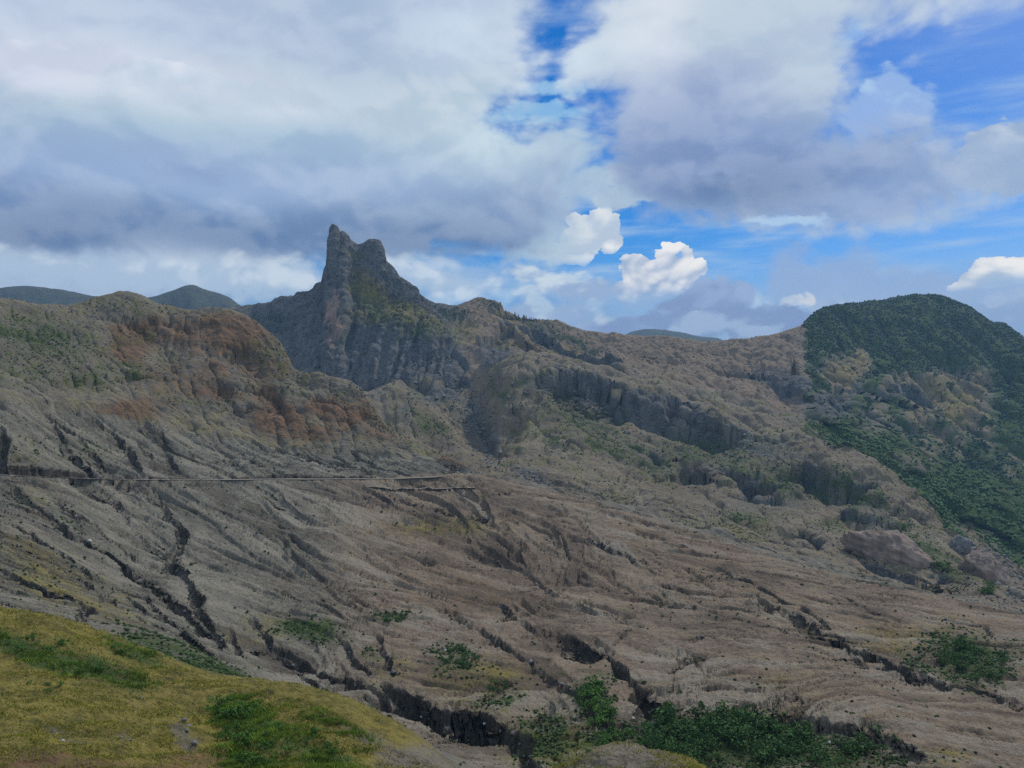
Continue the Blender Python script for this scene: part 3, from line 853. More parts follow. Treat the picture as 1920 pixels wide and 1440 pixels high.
rill = -np.maximum(L2 - 0.9, 0) * 2.2 - np.maximum(L1 - 1.2, 0) * 1.4 - np.abs(L2) * 0.6 - np.minimum(np.abs(L1), 1.6) * 0.45 - np.maximum(L3, 0) * 1.1
rough_a = 0.55 + 0.45 * sstep(fbm2(XX / 30, YY / 30 + 9, 2), -0.3, 0.5)
disp += ash * rill * px * 2.5 * rough_a
disp += fore * (L3 * 2.6 + L2 * 1.6 + L1 * 0.25 + fbm2(XX / 2.2, YY / 2.2, 3, 0.6) * 3.5) * px * (DD > 25)


def sub(mask, fn, thr=0.01):
    m = np.broadcast_to(mask, DD.shape) > thr
    i = np.nonzero(m.ravel())[0]
    x = P[..., 0].ravel()[i]; y = P[..., 1].ravel()[i]; z = P[..., 2].ravel()[i]
    disp.ravel()[i] += fn(x, y, z, i) * np.broadcast_to(mask, DD.shape).ravel()[i]


kr = np.broadcast_to(keep, DD.shape).ravel()
VV0 = HV - ZZ / DD * F
kw = np.broadcast_to(1 - np.exp(-((np.arange(NR)[:, None] - ROW0['C']) / 26.0) ** 2), DD.shape).ravel()
sub(red, lambda x, y, z, i: (fbm3(x / 26, y / 26, z / 26, 4, 0.5, True) * 3.2 + fbm3(x / 5, y / 5, z / 4, 3, 0.6) * 1.0) * kr[i])
sub(mid, lambda x, y, z, i: (fbm3(x / 42, y / 42, z / 30, 4, 0.55, True) * 5.5 + fbm3(x / 7, y / 7, z / 5, 3, 0.6) * 1.0) * kr[i])
disp += mid * (-np.abs(L2) * 0.8 - np.maximum(L3, 0) * 1.2) * px
warp = None
crest = np.broadcast_to(1 - 0.85 * np.exp(-((np.arange(NR)[:, None] - ROW0['C']) / 22.0) ** 2), DD.shape).ravel()
lowface = sstep(VV0.ravel(), 560, 640)
def columns(x, z, w):
    q = x / w + 0.35 * perlin2(x / (w * 3.5), z / 40) + 0.12 * perlin2(x / w, z / 9)
    n = perlin2(q, z / 140)
    return 1 - 2 * np.abs(n) ** 0.7


sub(spire, lambda x, y, z, i: ((columns(x, z, 5.0) * 1.9 + columns(x + 40, z, 13.0) * 3.2) * (0.45 + 0.75 * lowface[i]) + fbm3(x / 40, y / 40, z / 60, 3, 0.5, True) * 4.0
    + np.floor(perlin3(x / 11, y / 11, z / 7) * 3.0 + 0.5) * 0.8 + fbm3(x / 4, y / 4, z / 6, 2, 0.6) * 1.0) * crest[i])
sub(ridge, lambda x, y, z, i: (fbm3(x / 60, y / 60, z / 40, 4, 0.5) * 4.5) * kw[i])
disp += ridge * (-np.abs(L2) * 1.0 - np.maximum(L3, 0) * 1.3) * px * keep
sub(mtn, lambda x, y, z, i: (fbm2(x / 60 + 0.6 * perlin2(x / 110, y / 110), y / 400, 2, 0.5, True) * 13.0 + fbm2((x + 0.25 * y) / 22 + 0.5 * perlin2(x / 50, y / 50), y / 240, 2, 0.5, True) * 7.0 * sstep(VV0.ravel()[i], 630, 700) + fbm3(x / 9, y / 9, z / 9, 2, 0.6) * 0.9) * np.minimum(kr[i], kw[i]))
# cliffs: vertical fluting on whatever is steep among the farther hills
steep = sstep(1 - Nn[..., 2], 0.28, 0.5)
cl = steep * soft_rows('M1', 'C', 3) * sstep(UU, 900, 960) * (1 - sstep(UU, 1480, 1540))
sub(cl, lambda x, y, z, i: fbm2(x / 9, z / 60, 3, 0.6, True) * 2.8 * kw[i])
# grain: clods, stones and pits down to the finest size the eye resolves at each distance
gr = box(RNG.normal(size=DD.shape), 1); gr /= gr.std()
gr2 = RNG.normal(size=DD.shape)
pit = np.maximum(gr - 1.0, 0) * -1.3 + np.maximum(-gr - 1.3, 0) * 0.8
disp += (0.30 * gr + 0.14 * gr2 + pit) * px * keep * (1 - ROADM) * soft_rows('VA', 'C', 3) * (0.30 + 0.6 * (1 - ash) + 0.35 * sstep(fbm2(XX / 22, YY / 22, 2), 0.1, 0.3))
P += Nn * disp[..., None]
# ragged skyline
sk = np.exp(-((np.arange(NR)[:, None] - ROW0['C']) / 3.0) ** 2)
P[..., 2] += sk * (fbm2(UU / 9.0, UU * 0 + 3.3, 3, 0.6) * 2.0) * (0.3 + 0.7 * (1 - sstep(UU, 800, 900)))
Nn = normals(P)
Nn = np.where(Nn[..., 2:3] < 0, -Nn, Nn)
VV = HV - P[..., 2] / P[..., 1] * F
UP = 960 + P[..., 0] / P[..., 1] * F

# ------------------------------------------------------------------ what grows and lies where (cover fractions, plus painted gully shade)
nzA = fbm2(P[..., 0] / 14 + 50, P[..., 1] / 14, 4, 0.6)
nzB = fbm2(P[..., 0] / 45 - 20, P[..., 1] / 45, 4, 0.6)
Uq = UP + 26 * nzA + 14 * L1 * 0.3
Vq = VV + 14 * nzB


def spots(lst, a, b):
    m = np.zeros(DD.shape)
    rm = rowsof(a, b)
    for s in lst:
        u, v, ru, rv, k = s[:5]
        rot = s[5] if len(s) > 5 else 0
        p = Uq - u; q = Vq - v
        if rot:
            c_, s_ = math.cos(rot), math.sin(rot)
            p, q = p * c_ + q * s_, q * c_ - p * s_
        m = np.maximum(m, k * np.exp(-((p / ru) ** 2 + (q / rv) ** 2) ** 1.5))
    return m * rm


veg = np.zeros(DD.shape); dry = np.zeros(DD.shape); redm = np.zeros(DD.shape); rock = np.zeros(DD.shape); tan = np.zeros(DD.shape); grey = np.zeros(DD.shape)
# near hill: yellow moss and grass, green growth, bare scars
dry += fore * (0.9 + 0.5 * nzA)
redm += fore * 0.42 * sstep(nzA + 0.5 * nzB, 0.15, 0.6)
veg = np.maximum(veg, spots([(60, 1220, 110, 26, .75, .4), (180, 1250, 120, 26, .7, .4), (250, 1225, 60, 20, .6, .4), (470, 1370, 80, 50, .75, .6), (560, 1400, 120, 40, .55, .4), (620, 1360, 110, 24, .4, .4), (445, 1335, 46, 34, .9), (480, 1430, 70, 34, .7)], 'F0', 'F3'))
redm = np.maximum(redm, spots([(50, 1425, 80, 24, .6), (150, 1440, 110, 20, .5), (300, 1300, 120, 40, .2)], 'F0', 'F3'))
scar = spots([(350, 1385, 22, 50, .65, -.4), (270, 1330, 26, 12, .35), (110, 1380, 50, 10, .4, .5), (235, 1385, 14, 34, .35)], 'F0', 'F3')
ashy = spots([(800, 1425, 110, 40, 1.0), (700, 1385, 60, 16, .8, .4), (1180, 1420, 130, 40, 1.0)], 'F0', 'F3')
# knoll and valley
veg = np.maximum(veg, spots([(330, 1225, 110, 30, .65, .4), (420, 1260, 40, 20, .6)], 'F3', 'S1'))
grey = np.maximum(grey, soft_rows('F3', 'S1', 4) * 0.4)
veg = np.maximum(veg, spots([(1030, 1390, 80, 60, .6), (1110, 1320, 45, 45, .9), (1150, 1400, 90, 50, .7), (1290, 1400, 130, 60, .85), (1420, 1400, 150, 60, .8), (1580, 1420, 130, 50, .6), (1250, 1370, 70, 40, .8)], 'F3', 'S2'))
dry = np.maximum(dry, spots([(1050, 1400, 110, 60, .7), (1250, 1420, 90, 30, .8), (980, 1330, 90, 30, .3), (1400, 1350, 160, 20, .4)], 'F3', 'S2'))
# ash slope
veg = np.maximum(veg, spots([(580, 1185, 75, 26, .62, .2), (850, 1235, 50, 34, .6), (740, 1160, 50, 14, .5), (1820, 1240, 90, 50, .8, .3), (1740, 1240, 70, 30, .45), (1900, 1230, 60, 30, .5), (150, 990, 110, 26, .22, .7), (1490, 1040, 90, 12, .3, .3), (940, 1310, 60, 20, .5), (700, 1230, 30, 14, .5), (60, 840, 90, 30, .22), (170, 850, 70, 20, .2)], 'VA', 'S4'))
dry = np.maximum(dry, spots([(890, 1270, 110, 50, .55), (740, 1250, 60, 30, .4), (120, 1090, 200, 60, .42, .5), (820, 985, 120, 24, .5), (500, 1180, 90, 40, .35), (1700, 1200, 140, 40, .35), (1400, 1290, 160, 30, .3), (60, 930, 60, 30, .3), (1780, 1420, 80, 24, .5), (60, 840, 110, 40, .25)], 'VA', 'S4'))
redm = np.maximum(redm, spots([(1250, 1020, 200, 40, .40, .25), (900, 1120, 160, 60, .42, .5), (1000, 1090, 110, 40, .4), (1310, 1250, 40, 30, .6), (820, 1140, 70, 20, .5, .4), (640, 960, 90, 40, .25), (1880, 1180, 90, 30, .4), (1780, 1190, 60, 24, .45), (530, 1080, 40, 30, .3), (620, 1100, 60, 40, .3), (1430, 1120, 200, 30, .3, .3), (40, 1010, 80, 30, .3), (1700, 1170, 200, 30, .25)], 'VA', 'S4') * 0.6)
tan = np.maximum(tan, soft_rows('VA', 'S4', 4) * (0.35 + 0.5 * sstep(UU, 500, 800)) * (0.7 + 0.3 * nzB))
grey = np.maximum(grey, soft_rows('VA', 'S4', 4) * (0.6 * (1 - sstep(UU, 450, 800)) + 0.25 * sstep(nzB, 0, .5)))
grey = np.maximum(grey, soft_rows('S3', 'S4', 4) * 0.7)
# the red hill
w = rowsof('S4', 'R3') * (1 - sstep(UU, 830, 900))
rh = w * 1.0
dry = np.maximum(dry, rh * (0.24 + 0.25 * nzA))
veg = np.maximum(veg, spots([(60, 640, 180, 60, .55), (230, 580, 90, 26, .5), (260, 630, 60, 20, .55), (100, 700, 160, 40, .45), (500, 650, 60, 40, .4), (260, 690, 80, 30, .35), (540, 720, 50, 30, .35), (330, 760, 60, 20, .3), (430, 760, 50, 16, .4), (640, 740, 40, 20, .3)], 'S4', 'R3') * (0.8 + 0.5 * nzB))
redm = np.maximum(redm, spots([(250, 625, 60, 22, .9, .3), (240, 655, 50, 26, .8), (420, 600, 60, 24, .6), (300, 700, 70, 26, .45), (370, 650, 70, 30, .45), (410, 690, 60, 30, .5), (400, 740, 70, 20, .6), (250, 770, 70, 22, .65), (520, 780, 60, 36, .85), (500, 740, 30, 20, .7), (610, 760, 50, 20, .8), (650, 780, 50, 26, .75), (560, 810, 60, 20, .55), (690, 770, 30, 40, .5), (720, 810, 40, 24, .55), (470, 690, 30, 20, .5), (545, 655, 12, 20, .6), (310, 760, 50, 14, .45), (590, 810, 60, 20, .55), (330, 620, 120, 40, .6), (440, 630, 90, 50, .7), (490, 690, 60, 40, .5), (350, 720, 120, 30, .4)], 'S4', 'R3') * 0.9)
orange = spots([(848, 862, 24, 11, 1.0, .35), (560, 800, 30, 14, .5), (650, 800, 40, 14, .4), (90, 1425, 60, 20, .6)], 'F0', 'R3')
darkm = spots([(360, 690, 40, 16, .6), (250, 600, 40, 12, .7), (420, 720, 40, 14, .6), (500, 715, 40, 14, .7), (460, 760, 40, 12, .6), (240, 700, 60, 14, .5), (400, 640, 40, 14, .5), (80, 720, 70, 10, .4)], 'S4', 'R3')
# middle hills
mz = rowsof('R1', 'M3')
w = mz * sstep(UU, 620, 760)
dry = np.maximum(dry, w * (0.20 + 0.35 * nzB))
veg = np.maximum(veg, w * (0.16 + 0.30 * nzB + 0.15 * nzA))
tan = np.maximum(tan, w * 0.4)
veg = np.maximum(veg, spots([(1090, 780, 120, 40, .5, .4), (1180, 850, 120, 30, .5, .3), (940, 740, 50, 16, .5, .9), (1050, 830, 60, 14, .5, .5), (1330, 850, 160, 30, .5, .2), (1480, 900, 120, 40, .55, .3), (1600, 920, 90, 40, .55, .5), (1700, 1010, 90, 30, .5, .6), (1400, 970, 90, 20, .45), (1600, 985, 120, 20, .4), (800, 800, 70, 30, .45, .6), (1780, 1070, 60, 26, .55, .6), (1250, 880, 80, 20, .4), (1720, 1040, 60, 30, .6), (1300, 840, 150, 20, .4)], 'R1', 'M3'))
rock = np.maximum(rock, spots([(1240, 790, 220, 26, .8, .25), (1060, 725, 120, 22, .8, .1), (1400, 830, 110, 22, .8, .2), (1450, 940, 120, 30, .5), (900, 800, 30, 70, .8, -.5), (820, 740, 60, 24, .8), (760, 770, 16, 40, .7), (1000, 890, 60, 14, .7, .3), (1300, 870, 140, 30, .5), (1600, 940, 110, 30, .5, .4)], 'R1', 'N1'))
redm = np.maximum(redm, spots([(1380, 890, 60, 10, .3), (1450, 920, 60, 14, .3), (1560, 920, 60, 14, .3, .5), (1900, 1010, 30, 20, .5)], 'R1', 'M3'))
# green valley on the right, before the big mountain
veg = np.maximum(veg, spots([(1560, 815, 60, 16, .9, .4), (1650, 850, 80, 26, 1, .5), (1720, 890, 90, 34, 1, .5), (1800, 940, 120, 44, 1, .4), (1890, 960, 90, 50, 1, .3), (1960, 980, 120, 80, 1), (1760, 990, 60, 30, .6, .5)], 'M1', 'N2'))
# the rock peak and the ridge
rock = np.maximum(rock, soft_rows('M3', 'C2', 3) * (1 - sstep(UU, 825, 900)) * sstep(UU, 430, 500))
dry = np.maximum(dry, spots([(690, 545, 40, 30, .65, .6), (740, 575, 70, 20, .6, .6), (680, 520, 30, 16, .5), (800, 600, 50, 20, .5, .5), (700, 590, 60, 24, .5), (870, 620, 40, 30, .4), (660, 480, 30, 12, .4, .5)], 'M3', 'C2'))
veg = np.maximum(veg, spots([(720, 590, 80, 34, .4, .4), (790, 620, 60, 24, .4), (640, 620, 40, 40, .2), (500, 600, 60, 26, .3), (850, 590, 30, 14, .4)], 'M3', 'C2'))
pink = spots([(628, 590, 14, 60, .8), (622, 640, 14, 40, .6), (1505, 660, 30, 30, .4)], 'M3', 'C2')
w = rowsof('M3', 'C2') * sstep(UU, 825, 900) * (1 - sstep(UU, 1490, 1530))
tan = np.maximum(tan, w * (0.62 + 0.3 * nzB))
dry = np.maximum(dry, spots([(960, 600, 60, 16, .4, .3), (960, 645, 60, 16, .45), (1060, 660, 60, 16, .4)], 'M3', 'C2'))
redm = np.maximum(redm, w * 0.12)
veg = np.maximum(veg, spots([(980, 585, 90, 12, .4, .35), (1060, 635, 90, 10, .5, .4)], 'M3', 'C2'))
rock = np.maximum(rock, spots([(1000, 612, 90, 10, .7, .42), (1090, 652, 60, 9, .7, .4), (930, 660, 50, 40, .8), (1460, 710, 80, 14, .6, .1), (1500, 730, 60, 20, .6)], 'M3', 'C2'))
# the forested mountain with bare flanks
w = rowsof('M3', 'C2') * sstep(UU + 8 * nzA, 1500, 1520)
veg = np.maximum(veg, w * 0.92)
bare = spots([(1580, 700, 40, 40, .9, .3), (1610, 685, 22, 36, 1.0), (1560, 690, 22, 30, .8, .5), (1590, 730, 20, 30, .7), (1655, 725, 14, 30, .7, .6), (1690, 715, 14, 34, .7, .6), (1715, 725, 14, 34, .7, .6), (1740, 745, 14, 30, .6, .6), (1770, 730, 50, 40, .9, .3), (1800, 760, 50, 60, 1.0), (1835, 720, 30, 40, .8), (1720, 780, 30, 50, .7, .6), (1650, 770, 16, 40, .6), (1745, 830, 40, 40, .6), (1850, 800, 14, 60, .8), (1800, 840, 20, 30, .6), (1900, 870, 30, 40, .5), (1720, 860, 60, 30, .5), (1640, 800, 30, 30, .4)], 'M3', 'C')
veg *= (1 - 0.97 * np.clip(bare * 1.3, 0, 1) * sstep(nzA + 0.35 * L2 * 0.4, -0.55, -0.05))
tan = np.maximum(tan, bare * 0.7)
dry = np.maximum(dry, bare * 0.5)
crag = spots([(1480, 718, 60, 16, .8), (1560, 760, 60, 30, .9), (1540, 745, 60, 16, .8), (1600, 730, 16, 24, .7), (1660, 735, 60, 12, .9), (1700, 730, 40, 10, .9), (1640, 790, 40, 26, .6), (1530, 775, 40, 20, .7), (1450, 700, 60, 12, .6)], 'M3', 'C')
rock = np.maximum(rock, crag); veg *= (1 - 0.8 * crag)
sc_far = SCARP * rowsof('R1', 'C2') * sstep(UU, 700, 900)
rock = np.maximum(rock, sc_far * 0.9); tan *= (1 - 0.8 * sc_far); dry *= (1 - 0.7 * sc_far)
w = rowsof('C2', 'FAR')
veg = np.maximum(veg, w * 0.35)
farw = w * 0.9

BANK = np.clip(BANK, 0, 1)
darkash_shade = np.maximum(BANK, 0.55 * BED) * soft_rows('F3', 'R2', 3)  # dark ash colour that also paints shade into gully walls and beds
darkash_shade = np.maximum(darkash_shade, np.maximum(darkm * 0.6, scar * 0.6))
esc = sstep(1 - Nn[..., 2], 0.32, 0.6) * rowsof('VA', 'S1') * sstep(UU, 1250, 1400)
darkash_shade = np.maximum(darkash_shade, esc * 0.8)
darkash_shade = np.maximum(darkash_shade, farw)
dry = dry * (1 - 0.9 * ashy) * (1 - 0.7 * scar) * (1 - darkash_shade)
grey = np.maximum(grey, ashy * 0.5)
tan = np.maximum(tan, ashy * 0.5)
veg = veg * (1 - 0.75 * BANK)
redm = redm * (1 - 0.7 * BANK)

# ------------------------------------------------------------------ ground material
def new_mat(name):
    m = bpy.data.materials.new(name)
    m.use_nodes = True
    m.node_tree.nodes.clear()
    return m, G(m.node_tree)


def finish(m, g, color, rough=0.95, normal=None):
    o = g.new('ShaderNodeOutputMaterial')
    b = g.new('ShaderNodeBsdfPrincipled')
    g.put(b.inputs['Base Color'], color)
    g.put(b.inputs['Roughness'], rough)
    b.inputs['Specular IOR Level'].default_value = 0.15
    if normal is not None:
        g.put(b.inputs['Normal'], normal)
    m.node_tree.links.new(b.outputs[0], o.inputs[0])
    return m


gm, g = new_mat('volcanic_ground')
tcg = g.new('ShaderNodeTexCoord')
OC = X(g, tcg.outputs['Object'])


def attr(nm):
    a = g.new('ShaderNodeAttribute', attribute_name=nm)
    return a


a1 = attr('cover'); a2 = attr('stone'); a3 = attr('trace')
c_veg, c_dry, c_red = g.sep(a1.outputs['Vector'])
c_rock, c_tan, c_grey = g.sep(a2.outputs['Vector'])
c_dark, c_pale, c_streak = g.sep(a3.outputs['Vector'])
gd = g.new('ShaderNodeCameraData') if False else None
# patchiness at three sizes so that near and far ground both keep grain
nS = g.noise(OC, 1.1, 7, 0.75)
nM = g.noise(OC, 0.2, 7, 0.75)
nL = g.noise(OC, 0.035, 7, 0.75)
patch = (nS - 0.5) * 0.8 + (nM - 0.5) * 0.8 + (nL - 0.5) * 0.6
ashc = g.mix(g.smooth(patch, -0.22, 0.22), (0.130, 0.115, 0.092), (0.285, 0.252, 0.200))
tanc = g.mix(g.smooth(patch, -0.25, 0.25), (0.165, 0.118, 0.082), (0.340, 0.260, 0.186))
greyc = g.mix(g.smooth(patch, -0.25, 0.25), (0.130, 0.121, 0.099), (0.280, 0.260, 0.208))
base = g.mix(g.smooth(c_tan + patch * 0.7, 0.1, 0.7), ashc, tanc)
base = g.mix(g.smooth(c_grey + patch * 0.7, 0.15, 0.75), base, greyc)
redc = g.mix(g.smooth(nM, 0.3, 0.7), (0.090, 0.054, 0.034), (0.280, 0.165, 0.090))
rockc = g.mix(g.smooth(patch, -0.2, 0.2), (0.046, 0.048, 0.052), (0.200, 0.198, 0.195))
base = g.mix(g.smooth(c_rock + patch * 0.8, 0.25, 0.75), base, rockc)
dryc = g.mix(g.smooth(nM + (nS - 0.5) * 0.8, 0.3, 0.72), (0.095, 0.085, 0.022), (0.330, 0.265, 0.060))
base = g.mix(g.smooth(c_dry + patch * 1.6, 0.12, 0.75), base, dryc)
base = g.mix(g.smooth(c_red + patch * 1.6, 0.12, 0.65), base, redc)
base = g.mix(g.smooth(c_streak, 0.45, 1.0) * 0.65, base, (0.33, 0.29, 0.23))
base = g.mix(g.smooth(1.0 - c_streak, 0.45, 1.0) * 0.65, base, (0.090, 0.068, 0.052))
darkc = g.mix(g.smooth(patch, -0.2, 0.2), (0.036, 0.031, 0.026), (0.125, 0.106, 0.086))  # dark ash tone, also used as painted gully shade
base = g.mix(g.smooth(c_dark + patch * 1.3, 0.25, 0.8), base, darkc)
vegc = g.mix(g.smooth(nS * 0.5 + nM * 0.5, 0.35, 0.65), (0.016, 0.034, 0.010), (0.085, 0.130, 0.032))
base = g.mix(g.smooth(c_veg + patch * 2.4, 0.25, 0.75), base, vegc)
base = g.mix(g.smooth(c_pale + patch * 0.3, 0.3, 0.8), base, (0.36, 0.24, 0.19))
bmp = g.new('ShaderNodeBump')
bmp.inputs['Strength'].default_value = 0.8
bmp.inputs['Distance'].default_value = 1.0
g.put(bmp.inputs['Height'], nS * 0.8 + nM * 3.0 + nL * 9.0)
finish(gm, g, base, 0.97, bmp.outputs[0])


def mesh_obj(name, verts, faces, mat, smooth=False, parent=None, link=True):
    me = bpy.data.meshes.new(name)
    verts = np.asarray(verts, np.float32); faces = np.asarray(faces, np.int32)
    me.vertices.add(len(verts)); me.vertices.foreach_set('co', verts.ravel())
    n, k = faces.shape
    me.loops.add(n * k); me.loops.foreach_set('vertex_index', faces.ravel())
    me.polygons.add(n)
    me.polygons.foreach_set('loop_start', np.arange(0, n * k, k, dtype=np.int32))
    if smooth:
        me.polygons.foreach_set('use_smooth', np.ones(n, bool))
    me.update(calc_edges=True)
    if mat:
        me.materials.append(mat)
    o = bpy.data.objects.new(name, me)
    if link:
        COL.objects.link(o)
    if parent:
        o.parent = parent
    return o


def band(name, label, a, b, c0=0, c1=None):
    """one stretch of the terrain as an object of its own"""
    c1 = NC - 1 if c1 is None else c1
    r0, r1 = ROW0[a], ROW0[b] if b != 'END' else NR - 1
    sl = (slice(r0, r1 + 1), slice(c0, c1 + 1))
    nr, nc = r1 - r0 + 1, c1 - c0 + 1
    i = np.arange(nr * nc).reshape(nr, nc)
    f = np.stack([i[:-1, :-1], i[:-1, 1:], i[1:, 1:], i[1:, :-1]], -1).reshape(-1, 4)
    o = mesh_obj(name, P[sl].reshape(-1, 3), f, gm, smooth=True)
    for nm, chans in (('cover', (veg, dry, redm)), ('stone', (rock, tan, grey)), ('trace', (darkash_shade, np.maximum(pink, 0), STREAK))):
        at = o.data.attributes.new(nm, 'FLOAT_VECTOR', 'POINT')
        at.data.foreach_set('vector', np.stack([np.broadcast_to(q, DD.shape)[sl] for q in chans], -1).astype(np.float32).ravel())
    o['kind'] = 'structure'
    o['label'] = label
    return o


STREAK = np.clip(0.5 + (0.24 * LC + 0.10 * lic(box(RNG.normal(size=DD.shape).astype(np.float32), 1), 16, 1.3)) * soft_rows('F3', 'M3', 4) * (0.4 + 0.6 * ash), 0, 1)
orange_ = orange
redm = np.maximum(redm, orange); dry = np.maximum(dry, orange * 0.6)
cA = int(np.searchsorted(cols, 860)); cB = int(np.searchsorted(cols, 1500))
band('grassy_hill', 'near hillside of yellow green grass and bare soil falling to the right', 'F0', 'F3')
band('gully_floor', 'dark eroded valley floor between the grassy hill and the ash slope', 'F3', 'S1')
band('ash_slope', 'bare grey brown ash slope scored by rills below the track', 'S1', 'S3')
band('red_hill', 'rust coloured rounded hill above the grey gullied ash', 'S3', 'R3')
band('eroded_hills', 'bare eroded hills and gullies between the ash slope and the ridge', 'R3', 'M3')
band('rock_peak', 'steep grey rock peak with two knobs on top and fluted cliffs', 'M3', 'C2', 0, cA)
band('mountain_ridge', 'long bare brown ridge sloping down to the right of the rock peak', 'M3', 'C2', cA, cB)
band('forested_mountain', 'broad dark green mountain with bare tan flanks', 'M3', 'C2', cB)
band('far_hills', 'far blue hills behind the ridge', 'C2', 'END')

# ------------------------------------------------------------------ plain to the horizon, tracks
gz = float(P[..., 2].min()) - 4.0
R_ = 12000.0
ring = [(0, 0, gz)] + [(R_ * math.cos(t * math.pi / 24), R_ * math.sin(t * math.pi / 24), gz) for t in range(48)]
pm, g = new_mat('ash_plain')
finish(pm, g, g.mix(g.noise(X(g, g.new('ShaderNodeTexCoord').outputs['Object']), 0.01, 6, 0.7), (0.10, 0.095, 0.08), (0.22, 0.20, 0.16)))
o = mesh_obj('ground', ring, [(0, i + 1, (i + 1) % 48 + 1) for i in range(48)], pm)
o['kind'] = 'structure'; o['label'] = 'low ground under and around the hills'

tm, g = new_mat('packed_ash')
tcn = X(g, g.new('ShaderNodeTexCoord').outputs['Object'])
nt = g.noise(tcn, 0.8, 6, 0.7)
finish(tm, g, g.mix(g.smooth(nt, 0.3, 0.7), (0.150, 0.132, 0.110), (0.280, 0.250, 0.210)))


def ribbon(name, label, pts, half, lift):
    pts = np.array(pts); n = len(pts)
    dr = np.gradient(pts, axis=0); dr[:, 2] = 0
    dr /= np.linalg.norm(dr, axis=1, keepdims=True) + 1e-9
    sd = np.stack([-dr[:, 1], dr[:, 0], dr[:, 2] * 0], 1)
    hw = half * (1 + 0.18 * np.sin(np.arange(n) * 1.7) + 0.12 * np.sin(np.arange(n) * 0.61))
    v = []
    for k in (-1.0, -0.4, 0.4, 1.0):
        q = pts + sd * (hw * k)[:, None]
        q[:, 2] += lift - (0.05 if abs(k) < 0.5 else 0.0)
        v.append(q)
    v = np.stack(v, 1).reshape(-1, 3)
    i = np.arange(n * 4).reshape(n, 4)
    f = np.stack([i[:-1, :-1], i[:-1, 1:], i[1:, 1:], i[1:, :-1]], -1).reshape(-1, 4)
    o = mesh_obj(name, v, f, tm, smooth=True)
    o['kind'] = 'structure'; o['label'] = label
    return o


ribbon('dirt_track', 'level dirt track cut across the grey ash slope below the red hill', ROADP, 2.7, 0.22)


def on_ground(u, v, lo='F1'):
    c = int(np.clip(np.searchsorted(cols, u), 0, NC - 1))
    vv = VV[ROW0[lo]:, c]
    r = np.nonzero(vv <= v)[0]
    r = (int(r[0]) if len(r) else int(np.argmin(vv))) + ROW0[lo]
    return P[r, c].copy(), r, c


fp = [on_ground(u, v, 'S1')[0] for u, v in densify([(690, 914), (740, 919), (800, 920), (850, 918), (890, 917)], 5, 0)]
fp = np.array(fp); fp[:, 2] = np.convolve(np.pad(fp[:, 2], 3, mode='edge'), np.ones(7) / 7, 'valid')
ribbon('footpath', 'faint pale footpath on the ash slope under the end of the track', fp, 1.2, 0.45)

# ------------------------------------------------------------------ plants and stones
def leaf_mat(name, dark, light, trans=0.0):
    m, g = new_mat(name)
    tone = X(g, attr_in(g, 'tone').outputs['Fac'])
    nz = g.noise(X(g, g.new('ShaderNodeTexCoord').outputs['Object']), 2.0, 3, 0.6)
    return finish(m, g, g.mix(g.m('ADD', tone * 0.75, (nz - 0.5) * 0.5, clamp=True), dark, light), 0.8)


def attr_in(g, nm):
    return g.new('ShaderNodeAttribute', attribute_name=nm)


M_SHRUB = leaf_mat('shrub_leaves', (0.030, 0.075, 0.014), (0.130, 0.255, 0.045))
M_DARK = leaf_mat('dark_leaves', (0.024, 0.058, 0.018), (0.105, 0.205, 0.050))
M_WOOD, g = new_mat('bark')
finish(M_WOOD, g, g.mix(g.noise(X(g, g.new('ShaderNodeTexCoord').outputs['Object']), 9.0, 4, 0.6), (0.05, 0.038, 0.028), (0.14, 0.11, 0.085)))
M_FOREST = leaf_mat('forest_leaves', (0.012, 0.034, 0.020), (0.045, 0.095, 0.050))
M_SCRUB = leaf_mat('scrub_leaves', (0.018, 0.036, 0.012), (0.080, 0.130, 0.036))
M_VALLEY = leaf_mat('valley_leaves', (0.024, 0.055, 0.018), (0.090, 0.165, 0.046))
M_GRASS = leaf_mat('grass_blades', (0.105, 0.130, 0.018), (0.520, 0.475, 0.078))
M_GRASSG = leaf_mat('green_grass', (0.070, 0.125, 0.014), (0.320, 0.440, 0.065))


def stone_mat(name, a, b):
    m, g = new_mat(name)
    c = X(g, g.new('ShaderNodeTexCoord').outputs['Object'])
    n1 = g.noise(c, 1.2, 7, 0.7); n2_ = g.noise(c, 6.0, 4, 0.6)
    bp = g.new('ShaderNodeBump'); bp.inputs['Strength'].default_value = 0.7; bp.inputs['Distance'].default_value = 0.15
    g.put(bp.inputs['Height'], n1)
    return finish(m, g, g.mix(g.smooth(n1 * 0.6 + n2_ * 0.4, 0.32, 0.68), a, b), 0.92, bp.outputs[0])


M_GREY = stone_mat('grey_rock', (0.09, 0.09, 0.092), (0.27, 0.265, 0.255))
M_PALE = stone_mat('pale_rock', (0.34, 0.33, 0.31), (0.62, 0.60, 0.56))
M_PINK = stone_mat('pinkish_ash_rock', (0.13, 0.10, 0.085), (0.34, 0.26, 0.21))

OCT_V = np.array([(1, 0, 0), (-1, 0, 0), (0, 1, 0), (0, -1, 0), (0, 0, 1), (0, 0, -1)], float)
OCT_F = np.array([(0, 2, 4), (2, 1, 4), (1, 3, 4), (3, 0, 4), (2, 0, 5), (1, 2, 5), (3, 1, 5), (0, 3, 5)])


def set_tone(o, t):
    a = o.data.attributes.new('tone', 'FLOAT', 'POINT')
    a.data.foreach_set('value', np.asarray(t, np.float32))


